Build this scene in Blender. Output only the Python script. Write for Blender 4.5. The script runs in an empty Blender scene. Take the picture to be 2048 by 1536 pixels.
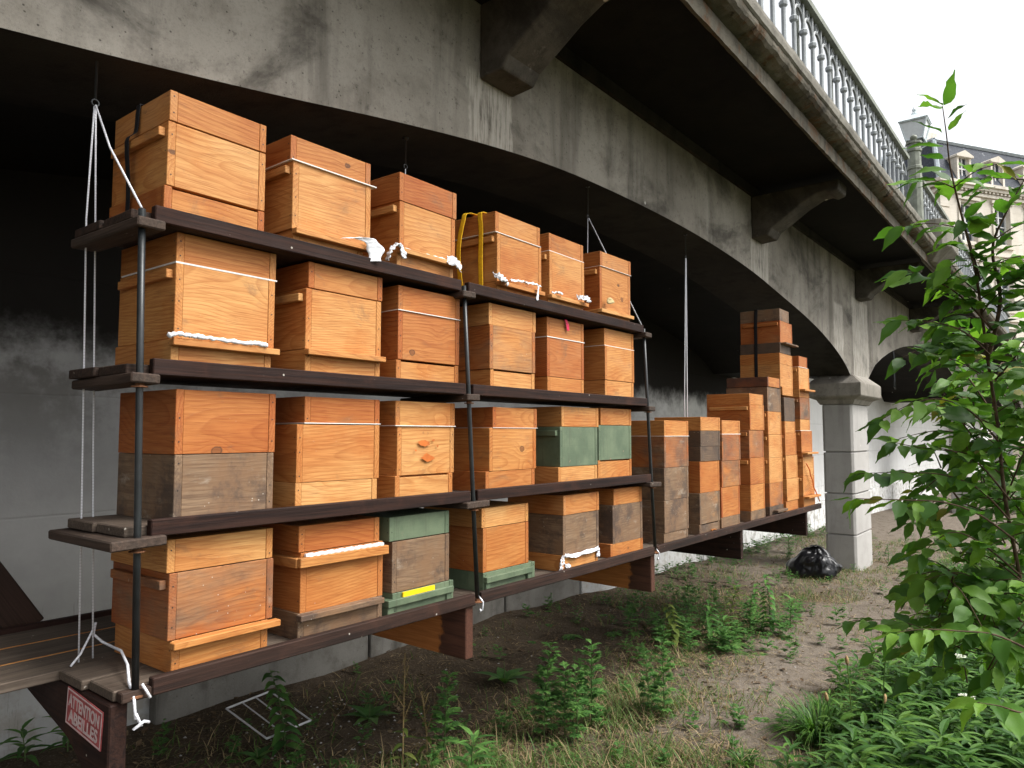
import bpy, bmesh, math, random
from mathutils import Vector, Matrix, Euler
random.seed(7)
R = math.radians
scene = bpy.context.scene
col = scene.collection

# ------------------------------------------------------------------ camera
cam_d = bpy.data.cameras.new('camera')
cam = bpy.data.objects.new('camera', cam_d)
col.objects.link(cam)
cam_d.sensor_width = 36.0
cam_d.lens = 1442.0 / 2048.0 * 36.0
cam_d.clip_end = 2000.0
cam.location = (0, 0, 1.65)
_r = Vector((0.6209, -0.7839, 0.0))
_f = Vector((0.782, 0.62, 0.0693)).normalized()
_u = _r.cross(_f).normalized()
_r = _f.cross(_u).normalized()
cam.rotation_euler = Matrix((_r, _u, -_f)).transposed().to_euler()
scene.camera = cam

# ------------------------------------------------------------------ light: bright overcast
SUN_EL, SUN_AZ = 53.0, -66.0          # azimuth of the light, degrees from +X towards +Y
world = bpy.data.worlds.new('World')
scene.world = world
world.use_nodes = True
wn = world.node_tree.nodes
wl = world.node_tree.links
bg = wn['Background']
sky = wn.new('ShaderNodeTexSky')
sky.sky_type = 'NISHITA'
sky.sun_disc = False
sky.sun_elevation = R(SUN_EL)
sky.sun_rotation = R(90.0 - SUN_AZ)
sky.air_density = 1.0
sky.dust_density = 3.0
hs = wn.new('ShaderNodeHueSaturation')
hs.inputs['Saturation'].default_value = 0.12
wl.new(sky.outputs[0], hs.inputs['Color'])
wl.new(hs.outputs[0], bg.inputs['Color'])
bg.inputs['Strength'].default_value = 0.10
sun_d = bpy.data.lights.new('sun', 'SUN')
sun_d.energy = 1.5
sun_d.angle = R(32)
sun_d.color = (1.0, 0.97, 0.92)
sun = bpy.data.objects.new('sun', sun_d)
col.objects.link(sun)
_d = Vector((math.cos(R(SUN_EL)) * math.cos(R(SUN_AZ)), math.cos(R(SUN_EL)) * math.sin(R(SUN_AZ)), math.sin(R(SUN_EL))))
sun.rotation_euler = _d.to_track_quat('Z', 'Y').to_euler()
sun.location = _d * 30
scene.view_settings.view_transform = 'Standard'
scene.view_settings.look = 'None'
scene.view_settings.gamma = 1.0
scene.view_settings.exposure = 1.58

# ------------------------------------------------------------------ node helpers
class NT:
    def __init__(s, name):
        s.m = bpy.data.materials.new(name)
        s.m.use_nodes = True
        s.t = s.m.node_tree
        s.b = s.t.nodes['Principled BSDF']
        s.out = s.t.nodes['Material Output']
        s.tc = s.t.nodes.new('ShaderNodeTexCoord')
    def put(s, sock, v):
        if v is None: return
        if hasattr(v, 'is_output'): s.t.links.new(v, sock)
        else:
            if sock.type == 'RGBA' and len(v) == 3: v = (*v, 1)
            sock.default_value = v
    def math(s, op, a, b=None, c=None, clamp=False):
        n = s.t.nodes.new('ShaderNodeMath'); n.operation = op; n.use_clamp = clamp
        for i, v in enumerate((a, b, c)): s.put(n.inputs[i], v)
        return n.outputs[0]
    def vmath(s, op, a, b=None):
        n = s.t.nodes.new('ShaderNodeVectorMath'); n.operation = op
        s.put(n.inputs[0], a); s.put(n.inputs[1], b)
        return n.outputs[1] if op in ('LENGTH', 'DISTANCE', 'DOT_PRODUCT') else n.outputs[0]
    def sep(s, v):
        n = s.t.nodes.new('ShaderNodeSeparateXYZ'); s.put(n.inputs[0], v); return n.outputs
    def comb(s, x, y, z):
        n = s.t.nodes.new('ShaderNodeCombineXYZ')
        for i, v in enumerate((x, y, z)): s.put(n.inputs[i], v)
        return n.outputs[0]
    def noise(s, v, scale=1.0, detail=2.0, rough=0.5, dist=0.0, col=False):
        n = s.t.nodes.new('ShaderNodeTexNoise')
        s.put(n.inputs['Vector'], v)
        n.inputs['Scale'].default_value = scale; n.inputs['Detail'].default_value = detail
        n.inputs['Roughness'].default_value = rough; n.inputs['Distortion'].default_value = dist
        return n.outputs['Color' if col else 'Fac']
    def voro(s, v, scale, feature='F1', out='Distance'):
        n = s.t.nodes.new('ShaderNodeTexVoronoi'); n.feature = feature
        s.put(n.inputs['Vector'], v); n.inputs['Scale'].default_value = scale
        return n.outputs[out]
    def ramp(s, f, stops, interp='LINEAR'):
        n = s.t.nodes.new('ShaderNodeValToRGB'); cr = n.color_ramp; cr.interpolation = interp
        while len(cr.elements) > len(stops): cr.elements.remove(cr.elements[-1])
        while len(cr.elements) < len(stops): cr.elements.new(0.5)
        for e, (p, c) in zip(cr.elements, stops):
            e.position = p
            e.color = (c, c, c, 1) if isinstance(c, (int, float)) else (*c, 1)
        s.put(n.inputs[0], f)
        return n.outputs[0]
    def mix(s, f, a, b, mode='MIX'):
        n = s.t.nodes.new('ShaderNodeMix'); n.data_type = 'RGBA'; n.blend_type = mode; n.clamp_factor = True
        s.put(n.inputs[0], f); s.put(n.inputs[6], a); s.put(n.inputs[7], b)
        return n.outputs[2]
    def rng(s, v, a, b, c=0.0, d=1.0, smooth=True):
        n = s.t.nodes.new('ShaderNodeMapRange'); n.interpolation_type = 'SMOOTHSTEP' if smooth else 'LINEAR'
        for i, x in enumerate((v, a, b, c, d)): s.put(n.inputs[i], x)
        return n.outputs[0]
    def attr(s, name):
        n = s.t.nodes.new('ShaderNodeAttribute'); n.attribute_type = 'OBJECT'; n.attribute_name = name
        return n.outputs['Fac']
    def obj_random(s):
        return s.t.nodes.new('ShaderNodeObjectInfo').outputs['Random']
    def island(s):
        return s.t.nodes.new('ShaderNodeNewGeometry').outputs['Random Per Island']
    def world_pos(s):
        return s.t.nodes.new('ShaderNodeNewGeometry').outputs['Position']
    def bump(s, h, strength=0.3, dist=0.01):
        n = s.t.nodes.new('ShaderNodeBump'); n.inputs['Strength'].default_value = strength
        n.inputs['Distance'].default_value = dist; s.put(n.inputs['Height'], h)
        s.t.links.new(n.outputs[0], s.b.inputs['Normal'])
    def done(s, color, rough=0.7, spec=0.3, metal=0.0):
        s.put(s.b.inputs['Base Color'], color); s.put(s.b.inputs['Roughness'], rough)
        s.put(s.b.inputs['Specular IOR Level'], spec); s.put(s.b.inputs['Metallic'], metal)
        return s.m

def flat(name, color, rough=0.6, spec=0.3, metal=0.0, var=0.25, scale=14.0):
    t = NT(name)
    n = t.noise(t.tc.outputs['Object'], scale, 5, 0.6)
    c = t.mix(t.rng(n, 0.3, 0.7), tuple(x * (1 - var) for x in color), tuple(min(1, x * (1 + var)) for x in color))
    t.bump(n, 0.15, 0.004)
    return t.done(c, rough, spec, metal)

# ------------------------------------------------------------------ materials
def mat_wood():
    t = NT('hive_wood')
    tone, wear, soot = t.attr('tone'), t.attr('wear'), t.attr('soot')
    s1, s2 = t.attr('seed_a'), t.attr('seed_b')
    P = t.tc.outputs['Object']
    off = t.vmath('ADD', P, t.comb(t.math('MULTIPLY', s1, 37.0), t.math('MULTIPLY', s2, 53.0), t.math('MULTIPLY', s1, 11.0)))
    x, y, z = t.sep(P)
    low = t.noise(t.vmath('MULTIPLY', off, (3, 1.6, 3)), 1.0, 2)
    low2 = t.noise(t.vmath('MULTIPLY', off, (9, 4.0, 9)), 1.0, 2)
    zc = t.math('ADD', z, t.math('MULTIPLY_ADD', s2, 0.30, -0.15))
    zc = t.math('ADD', zc, t.math('MULTIPLY', y, t.math('MULTIPLY_ADD', s1, 0.3, -0.15)))
    xc = t.math('ADD', x, t.math('MULTIPLY_ADD', s1, 0.09, 0.015))
    xc = t.math('ADD', xc, t.math('MULTIPLY_ADD', low, 0.16, -0.08))
    rr = t.vmath('LENGTH', t.comb(xc, zc, 0.0))
    # knots, sparse, pushing the rings aside
    kv = t.vmath('MULTIPLY', off, (1.0, 5.0, 6.5))
    kd = t.math('ADD', t.voro(kv, 1.0), t.math('MULTIPLY_ADD', t.noise(off, 45, 3, 0.6), 0.07, -0.035))
    kc = t.sep(t.voro(kv, 1.0, out='Color'))[0]
    kon = t.math('GREATER_THAN', kc, 0.72)
    kpush = t.math('MULTIPLY', t.rng(kd, 0.36, 0.0), kon)
    rr = t.math('ADD', rr, t.math('MULTIPLY', kpush, 0.02))
    rr = t.math('ADD', rr, t.math('MULTIPLY_ADD', low2, 0.008, -0.004))
    ring = t.math('FRACT', t.math('DIVIDE', rr, t.math('MULTIPLY_ADD', s2, 0.006, 0.0085)))
    ring = t.ramp(ring, [(0, 0.0), (0.45, 0.12), (0.80, 0.75), (0.90, 1.0), (1.0, 0.0)])
    fine = t.noise(t.vmath('MULTIPLY', off, (170, 7, 170)), 1.0, 3, 0.6)
    hair = t.noise(t.vmath('MULTIPLY', off, (420, 9, 420)), 1.0, 2, 0.6)
    blotch = t.noise(off, 4.5, 4, 0.55)
    early = t.ramp(tone, [(0, (0.62, 0.345, 0.125)), (0.5, (0.52, 0.238, 0.068)), (1, (0.39, 0.128, 0.034))])
    late = t.mix(1.0, early, (0.66, 0.50, 0.38), 'MULTIPLY')
    c = t.mix(t.math('MULTIPLY', ring, t.math('MULTIPLY_ADD', low2, 0.9, 0.2)), early, late)
    c = t.mix(t.rng(fine, 0.35, 0.75, 0.0, 0.6), c, late)
    c = t.mix(t.rng(hair, 0.54, 0.66, 0.0, 0.55), c, t.mix(1.0, late, (0.70, 0.58, 0.48), 'MULTIPLY'))
    c = t.mix(t.rng(blotch, 0.50, 0.72, 0.0, 0.55), c, t.mix(1.0, c, (0.90, 0.66, 0.46), 'MULTIPLY'))
    patch = t.noise(t.vmath('MULTIPLY', off, (2.2, 1.3, 3.5)), 1.0, 4, 0.6)
    c = t.mix(t.rng(patch, 0.42, 0.68, 0, 0.65), c, t.mix(1.0, c, (0.78, 0.52, 0.36), 'MULTIPLY'))
    c = t.mix(t.rng(patch, 0.45, 0.25, 0, 0.5), c, t.mix(0.35, c, (0.62, 0.42, 0.22)))
    dirt = t.noise(t.vmath('MULTIPLY', off, (7, 4, 9)), 1.0, 7, 0.75, 0.8)
    c = t.mix(t.rng(dirt, 0.54, 0.74, 0, 0.6), c, (0.155, 0.090, 0.048))
    kmask = t.math('MULTIPLY', t.rng(kd, 0.085, 0.06), kon)
    kring = t.math('MULTIPLY', t.rng(t.math('ABSOLUTE', t.math('SUBTRACT', kd, 0.085)), 0.022, 0.004), kon)
    c = t.mix(t.math('MULTIPLY', kmask, 0.85), c, t.mix(fine, (0.24, 0.085, 0.025), (0.12, 0.042, 0.016)))
    c = t.mix(t.math('MULTIPLY', kring, 0.85), c, (0.085, 0.035, 0.015))
    # weathering to grey brown in patches
    wn_ = t.noise(t.vmath('MULTIPLY', off, (5, 3.0, 6)), 1.0, 6, 0.62)
    m = t.math('ADD', t.math('MULTIPLY_ADD', wn_, 3.2, -1.6), t.math('MULTIPLY_ADD', wear, 4.0, -2.15), clamp=True)
    m = t.math('MULTIPLY', m, 0.93)
    g1 = t.mix(t.rng(fine, 0.3, 0.7), (0.225, 0.155, 0.098), (0.120, 0.078, 0.048))
    g1 = t.mix(t.math('MULTIPLY', ring, 0.4), g1, (0.09, 0.06, 0.042))
    g1 = t.mix(t.rng(t.noise(off, 7, 5, 0.7), 0.40, 0.66), g1, (0.175, 0.105, 0.060))
    g1 = t.mix(t.rng(t.noise(off, 5, 6, 0.7), 0.46, 0.66, 0, 0.9), g1, (0.055, 0.046, 0.040))
    g1 = t.mix(t.rng(t.noise(t.vmath('MULTIPLY', off, (12, 5, 12)), 1.0, 6, 0.7), 0.58, 0.72, 0, 0.8), g1, (0.30, 0.255, 0.20))
    c = t.mix(m, c, g1)
    # dark mildew spots and soot
    sp = t.noise(t.vmath('MULTIPLY', off, (16, 9, 16)), 1.0, 6, 0.7)
    c = t.mix(t.rng(sp, 0.66, 0.76, 0.0, 0.7), c, (0.055, 0.036, 0.024))
    c = t.mix(t.math('MULTIPLY', soot, t.rng(wn_, 0.25, 0.6, 0.5, 1.0)), c, (0.035, 0.029, 0.026))
    pale = t.voro(off, 55.0)
    c = t.mix(t.math('MULTIPLY', t.rng(pale, 0.12, 0.06), t.math('MULTIPLY', wear, t.rng(t.noise(off, 9, 2), 0.55, 0.62))), c, (0.62, 0.58, 0.50))
    t.bump(t.math('ADD', t.math('MULTIPLY', ring, 0.5), fine), 0.22, 0.0025)
    return t.done(c, t.math('MULTIPLY_ADD', blotch, 0.2, 0.52), 0.28)

def mat_green():
    t = NT('green_paint')
    P = t.tc.outputs['Object']
    s1 = t.attr('seed_a')
    off = t.vmath('ADD', P, t.comb(t.math('MULTIPLY', s1, 31.0), t.math('MULTIPLY', s1, 7.0), 0.0))
    n = t.noise(off, 6, 6, 0.65)
    run = t.noise(t.vmath('MULTIPLY', off, (26, 26, 3)), 1.0, 4, 0.6, 1.5)
    fine = t.noise(t.vmath('MULTIPLY', off, (150, 9, 150)), 1.0, 2)
    c = t.mix(t.rng(n, 0.35, 0.65), (0.082, 0.115, 0.070), (0.130, 0.168, 0.102))
    c = t.mix(t.rng(run, 0.58, 0.70, 0, 0.55), c, (0.075, 0.085, 0.055))
    c = t.mix(t.rng(t.noise(off, 14, 6, 0.75), 0.63, 0.70, 0, 0.8), c, (0.25, 0.19, 0.13))
    t.bump(t.math('ADD', fine, n), 0.2, 0.002)
    return t.done(c, 0.5, 0.35)

def mat_dark_wood():
    t = NT('stained_board')
    P = t.tc.outputs['Object']
    s1 = t.attr('seed_a')
    off = t.vmath('ADD', P, t.comb(t.math('MULTIPLY', s1, 31.0), t.math('MULTIPLY', s1, 17.0), t.math('MULTIPLY', s1, 5.0)))
    fine = t.noise(t.vmath('MULTIPLY', off, (130, 4, 130)), 1.0, 4, 0.65)
    band = t.noise(t.vmath('MULTIPLY', off, (40, 1.2, 40)), 1.0, 2, 0.5, 0.6)
    n = t.noise(off, 5, 6, 0.65)
    c = t.mix(t.rng(fine, 0.3, 0.7), (0.017, 0.0085, 0.0065), (0.036, 0.016, 0.011))
    c = t.mix(t.rng(band, 0.45, 0.68, 0, 0.8), c, (0.009, 0.005, 0.0045))
    c = t.mix(t.rng(n, 0.52, 0.75, 0, 0.7), c, (0.060, 0.026, 0.017))
    c = t.mix(t.math('MULTIPLY', t.attr('grey'), t.rng(n, 0.2, 0.6, 0.5, 1.0)), c, t.mix(t.rng(fine, 0.3, 0.7), (0.085, 0.066, 0.051), (0.165, 0.130, 0.100)))
    c = t.mix(t.rng(t.voro(off, 21), 0.10, 0.05, 0, 0.8), c, t.mix(t.rng(t.noise(off, 40), 0.5, 0.6), c, (0.5, 0.46, 0.4)))
    t.bump(t.math('ADD', fine, band), 0.35, 0.004)
    return t.done(c, t.rng(n, 0.2, 0.8, 0.6, 0.85), 0.18)

def mat_orange_board():
    t = NT('bracket_board')
    P = t.tc.outputs['Object']
    fine = t.noise(t.vmath('MULTIPLY', P, (110, 5, 110)), 1.0, 4, 0.6)
    n = t.noise(P, 7, 6, 0.7)
    y = t.sep(P)[1]
    c = t.mix(t.rng(fine, 0.3, 0.7), (0.055, 0.022, 0.014), (0.10, 0.040, 0.024))
    edge = t.math('ADD', y, t.math('MULTIPLY_ADD', n, 0.22, -0.11))
    c = t.mix(t.rng(edge, 0.14, 0.17), c, t.mix(t.rng(fine, 0.3, 0.7), (0.34, 0.115, 0.028), (0.48, 0.18, 0.05)))
    t.bump(fine, 0.3, 0.003)
    return t.done(c, 0.6, 0.3)

def concrete(name, c1, c2, c3, speck=0.6, scale=1.0, streak=0.5, moss=None, eff=None, black=0.0):
    t = NT(name)
    P = t.tc.outputs['Object']
    big = t.noise(P, 0.9 * scale, 5, 0.6)
    mid = t.noise(P, 5.0 * scale, 6, 0.65)
    grit = t.noise(P, 130.0, 3, 0.7)
    st = t.noise(t.vmath('MULTIPLY', P, (3.2, 3.2, 0.35)), 1.0, 6, 0.65, 0.4)
    c = t.mix(t.rng(big, 0.3, 0.7), c1, c2)
    c = t.mix(t.rng(mid, 0.45, 0.72, 0, 0.6), c, c3)
    c = t.mix(t.rng(st, 0.50, 0.72, 0, streak), c, tuple(v * 0.45 for v in c3))
    if black:
        bk = t.noise(t.vmath('MULTIPLY', P, (0.8, 0.8, 1.3)), 1.0, 8, 0.68, 0.6)
        c = t.mix(t.rng(bk, 0.50, 0.66, 0, black), c, (0.035, 0.031, 0.026))
        run = t.noise(t.vmath('MULTIPLY', P, (2.2, 2.2, 0.25)), 1.0, 7, 0.7, 0.3)
        c = t.mix(t.rng(run, 0.54, 0.72, 0, black * 0.7), c, (0.028, 0.025, 0.022))
        sp2 = t.noise(P, 28.0, 5, 0.75)
        c = t.mix(t.rng(sp2, 0.56, 0.70, 0, 0.55), c, (0.06, 0.054, 0.046))
        c = t.mix(t.rng(sp2, 0.36, 0.24, 0, 0.30), c, (0.42, 0.40, 0.36))
        lt = t.noise(t.vmath('MULTIPLY', P, (3.0, 3.0, 1.0)), 1.0, 7, 0.7, 0.5)
        c = t.mix(t.rng(lt, 0.60, 0.70, 0, 0.45), c, (0.40, 0.38, 0.34))
    pits = t.voro(P, 42.0)
    pk = t.math('MULTIPLY', t.rng(pits, 0.20, 0.08), t.rng(t.noise(P, 20, 2), 0.52, 0.60))
    c = t.mix(t.math('MULTIPLY', pk, speck), c, (0.03, 0.027, 0.024))
    c = t.mix(t.rng(grit, 0.45, 0.8, 0, 0.35), c, tuple(v * 0.55 for v in c1))
    c = t.mix(t.rng(grit, 0.35, 0.18, 0, 0.25), c, tuple(min(1, v * 1.5) for v in c2))
    wsp = t.voro(P, 2.3)
    c = t.mix(t.rng(wsp, 0.035, 0.02, 0, 0.8), c, (0.62, 0.60, 0.55))
    if moss:
        ms = t.noise(P, 7.0, 6, 0.7)
        c = t.mix(t.rng(ms, 0.52, 0.62, 0, 0.85), c, moss)
        ms2 = t.noise(t.vmath('MULTIPLY', P, (9, 9, 2.5)), 1.0, 6, 0.75)
        c = t.mix(t.rng(ms2, 0.58, 0.66, 0, 0.9), c, (0.028, 0.022, 0.016))
    if eff:
        x, y, z = t.sep(P)
        for (xa, xb, za, zb) in eff:
            wob = t.math('MULTIPLY_ADD', t.noise(t.vmath('MULTIPLY', P, (14, 1, 4)), 1.0, 4, 0.7), 0.16, -0.08)
            xx = t.math('ADD', x, wob)
            mk = t.math('MULTIPLY', t.rng(xx, xa, xa + 0.03), t.rng(xx, xb, xb - 0.03))
            mk = t.math('MULTIPLY', mk, t.math('MULTIPLY', t.rng(z, za, za + 0.25), t.rng(z, zb, zb - 0.05)))
            drip = t.noise(t.vmath('MULTIPLY', P, (60, 5, 5)), 1.0, 5, 0.7)
            c = t.mix(t.math('MULTIPLY', mk, t.rng(drip, 0.36, 0.56, 0, 0.75)), c, (0.46, 0.43, 0.38))
            rim = t.math('MULTIPLY', mk, t.rng(drip, 0.63, 0.70, 0, 0.8))
            c = t.mix(rim, c, (0.06, 0.055, 0.05))
    t.bump(t.math('ADD', t.math('MULTIPLY', mid, 1.2), t.math('SUBTRACT', grit, t.math('MULTIPLY', pk, 1.0))), 0.35, 0.006)
    return t.done(c, 0.88, 0.15)

def mat_white_wall():
    t = NT('whitewashed_wall')
    P = t.tc.outputs['Object']
    x, y, z = t.sep(P)
    n = t.noise(P, 1.6, 6, 0.65)
    n2 = t.noise(P, 8.0, 6, 0.7)
    c = t.mix(t.rng(n, 0.3, 0.7), (0.72, 0.72, 0.70), (0.80, 0.80, 0.79))
    c = t.mix(t.rng(t.math('ADD', x, t.math('MULTIPLY', n2, 1.5)), 11.0, 7.5), c, t.mix(t.rng(n, 0.3, 0.7), (0.33, 0.33, 0.325), (0.42, 0.42, 0.415)))  # same limewash, greyed towards low x: weaker light painted into the colour
    # faint courses
    row = t.math('ABSOLUTE', t.math('SUBTRACT', t.math('FRACT', t.math('DIVIDE', t.math('ADD', z, t.math('MULTIPLY', n, 0.02)), 0.62)), 0.5))
    c = t.mix(t.rng(row, 0.488, 0.498, 0, 0.35), c, (0.36, 0.36, 0.35))
    bx = t.math('ABSOLUTE', t.math('SUBTRACT', t.math('FRACT', t.math('DIVIDE', x, 1.9)), 0.5))
    c = t.mix(t.rng(bx, 0.496, 0.499, 0, 0.25), c, (0.36, 0.36, 0.35))
    # flaked and stained low part
    lowm = t.math('MULTIPLY', t.rng(z, 0.95, 0.1), t.rng(n2, 0.45, 0.62))
    c = t.mix(t.math('MULTIPLY', lowm, 0.6), c, (0.27, 0.245, 0.20))
    drip = t.noise(t.vmath('MULTIPLY', P, (14, 14, 1.2)), 1.0, 6, 0.7)
    c = t.mix(t.math('MULTIPLY', t.rng(drip, 0.60, 0.68), t.rng(z, 1.1, 0.5, 0, 0.7)), c, (0.10, 0.085, 0.065))
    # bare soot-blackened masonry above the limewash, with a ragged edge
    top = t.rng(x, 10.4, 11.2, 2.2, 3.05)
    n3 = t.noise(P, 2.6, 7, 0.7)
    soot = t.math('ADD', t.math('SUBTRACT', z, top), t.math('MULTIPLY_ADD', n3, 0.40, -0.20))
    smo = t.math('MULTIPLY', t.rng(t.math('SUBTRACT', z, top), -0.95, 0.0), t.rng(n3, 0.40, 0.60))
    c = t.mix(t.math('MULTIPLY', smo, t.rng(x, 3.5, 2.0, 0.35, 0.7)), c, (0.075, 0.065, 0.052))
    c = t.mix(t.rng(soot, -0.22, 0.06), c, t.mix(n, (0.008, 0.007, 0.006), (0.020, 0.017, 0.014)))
    t.bump(t.math('SUBTRACT', n2, t.rng(row, 0.485, 0.5)), 0.3, 0.012)
    return t.done(c, 0.85, 0.2)

def mat_ground():
    t = NT('soil')
    P = t.tc.outputs['Object']
    x, y, z = t.sep(P)
    a = t.noise(P, 1.3, 6, 0.65)
    b = t.noise(P, 9.0, 6, 0.7)
    g = t.noise(P, 60.0, 4, 0.75)
    f = t.noise(t.vmath('MULTIPLY', P, (90, 30, 30)), 1.0, 3, 0.6, 2.0)
    c = t.mix(t.rng(a, 0.3, 0.7), (0.062, 0.046, 0.031), (0.105, 0.080, 0.057))
    py = t.math('ADD', y, t.math('MULTIPLY_ADD', a, 0.9, -0.45))
    path = t.math('MULTIPLY', t.math('MULTIPLY', t.rng(py, 0.95, 1.3), t.rng(py, 2.5, 1.9)), t.rng(x, 3.0, 4.2))
    path = t.math('MAXIMUM', path, t.rng(x, 7.5, 9.5))
    c = t.mix(path, c, t.mix(t.rng(b, 0.3, 0.7), (0.175, 0.146, 0.118), (0.24, 0.206, 0.17)))
    c = t.mix(t.rng(b, 0.42, 0.70, 0, 0.8), c, (0.045, 0.033, 0.022))
    c = t.mix(t.rng(g, 0.50, 0.74, 0, 0.7), c, (0.24, 0.195, 0.14))
    c = t.mix(t.rng(f, 0.60, 0.72, 0, 0.6), c, (0.27, 0.20, 0.115))
    c = t.mix(t.rng(t.voro(P, 30), 0.17, 0.08, 0, 0.7), c, (0.22, 0.20, 0.175))
    gr = t.noise(P, 0.7, 5, 0.6)
    far = t.math('MULTIPLY', t.rng(gr, 0.45, 0.58), t.rng(y, 0.9, -0.2))
    c = t.mix(t.math('MULTIPLY', far, 0.8), c, (0.05, 0.085, 0.025))
    t.bump(t.math('ADD', b, g), 0.7, 0.03)
    return t.done(c, 0.95, 0.08)

def leaf_mat(name, dark, mid, light, rough=0.42, trans=0.35, yellow=0.0):
    t = NT(name)
    r = t.math('FRACT', t.math('ADD', t.island(), t.math('MULTIPLY', t.obj_random(), 3.17)))
    P = t.tc.outputs['Object']
    c = t.ramp(r, [(0, dark), (0.45, mid), (0.85, light), (1.0, tuple(v * 1.1 for v in light))])
    c = t.mix(t.rng(t.noise(P, 60, 4, 0.6), 0.45, 0.75, 0, 0.35), c, dark)
    if yellow:
        c = t.mix(t.math('GREATER_THAN', r, 1 - yellow), c, (0.22, 0.21, 0.035))
    blem = t.noise(P, 34, 5, 0.7)
    c = t.mix(t.rng(blem, 0.68, 0.74, 0, 0.8), c, (0.17, 0.11, 0.04))
    t.bump(t.noise(P, 160, 2), 0.12, 0.001)
    t.done(c, rough, 0.28)
    tr = t.t.nodes.new('ShaderNodeBsdfTranslucent')
    t.put(tr.inputs['Color'], t.mix(1.0, c, (1.3, 1.5, 0.7), 'MULTIPLY'))
    mx = t.t.nodes.new('ShaderNodeMixShader'); mx.inputs[0].default_value = trans
    t.t.links.new(t.b.outputs[0], mx.inputs[1]); t.t.links.new(tr.outputs[0], mx.inputs[2])
    t.t.links.new(mx.outputs[0], t.out.inputs[0])
    return t.m

def mat_limestone():
    t = NT('limestone')
    P = t.tc.outputs['Object']
    n = t.noise(P, 1.2, 5, 0.6)
    st = t.noise(t.vmath('MULTIPLY', P, (2, 2, 0.3)), 1.0, 5, 0.6)
    c = t.mix(t.rng(n, 0.3, 0.7), (0.60, 0.55, 0.47), (0.70, 0.65, 0.57))
    c = t.mix(t.rng(st, 0.52, 0.75, 0, 0.5), c, (0.34, 0.29, 0.23))
    z = t.sep(P)[2]
    row = t.math('ABSOLUTE', t.math('SUBTRACT', t.math('FRACT', t.math('DIVIDE', z, 0.42)), 0.5))
    c = t.mix(t.rng(row, 0.47, 0.495, 0, 0.35), c, (0.3, 0.26, 0.2))
    return t.done(c, 0.8, 0.2)

def mat_slate():
    t = NT('slate_roof')
    P = t.tc.outputs['Object']
    b = t.t.nodes.new('ShaderNodeTexBrick')
    t.put(b.inputs['Vector'], t.comb(t.math('ADD', t.sep(P)[0], t.sep(P)[1]), t.sep(P)[2], 0.0))
    b.inputs['Scale'].default_value = 3.0
    b.inputs['Color1'].default_value = (0.040, 0.047, 0.062, 1); b.inputs['Color2'].default_value = (0.062, 0.072, 0.090, 1)
    b.inputs['Mortar'].default_value = (0.02, 0.02, 0.025, 1); b.inputs['Mortar Size'].default_value = 0.02
    c = t.mix(t.rng(t.noise(P, 3, 5, 0.7), 0.62, 0.68, 0, 0.7), b.outputs[0], (0.3, 0.31, 0.33))
    return t.done(c, 0.75, 0.2)

def mat_bag():
    t = NT('black_plastic')
    n = t.noise(t.vmath('MULTIPLY', t.tc.outputs['Object'], (1, 1, 0.5)), 11, 3, 0.5, 1.0)
    t.bump(n, 0.35, 0.02)
    return t.done((0.006, 0.006, 0.007), 0.28, 0.4)

def mat_rope():
    t = NT('galvanised_cable')
    z = t.sep(t.world_pos())[2]
    s = t.math('FRACT', t.math('MULTIPLY', z, 110.0))
    c = t.mix(t.rng(s, 0.2, 0.8), (0.58, 0.58, 0.61), (0.70, 0.71, 0.74))
    return t.done(c, 0.5, 0.4)

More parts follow.
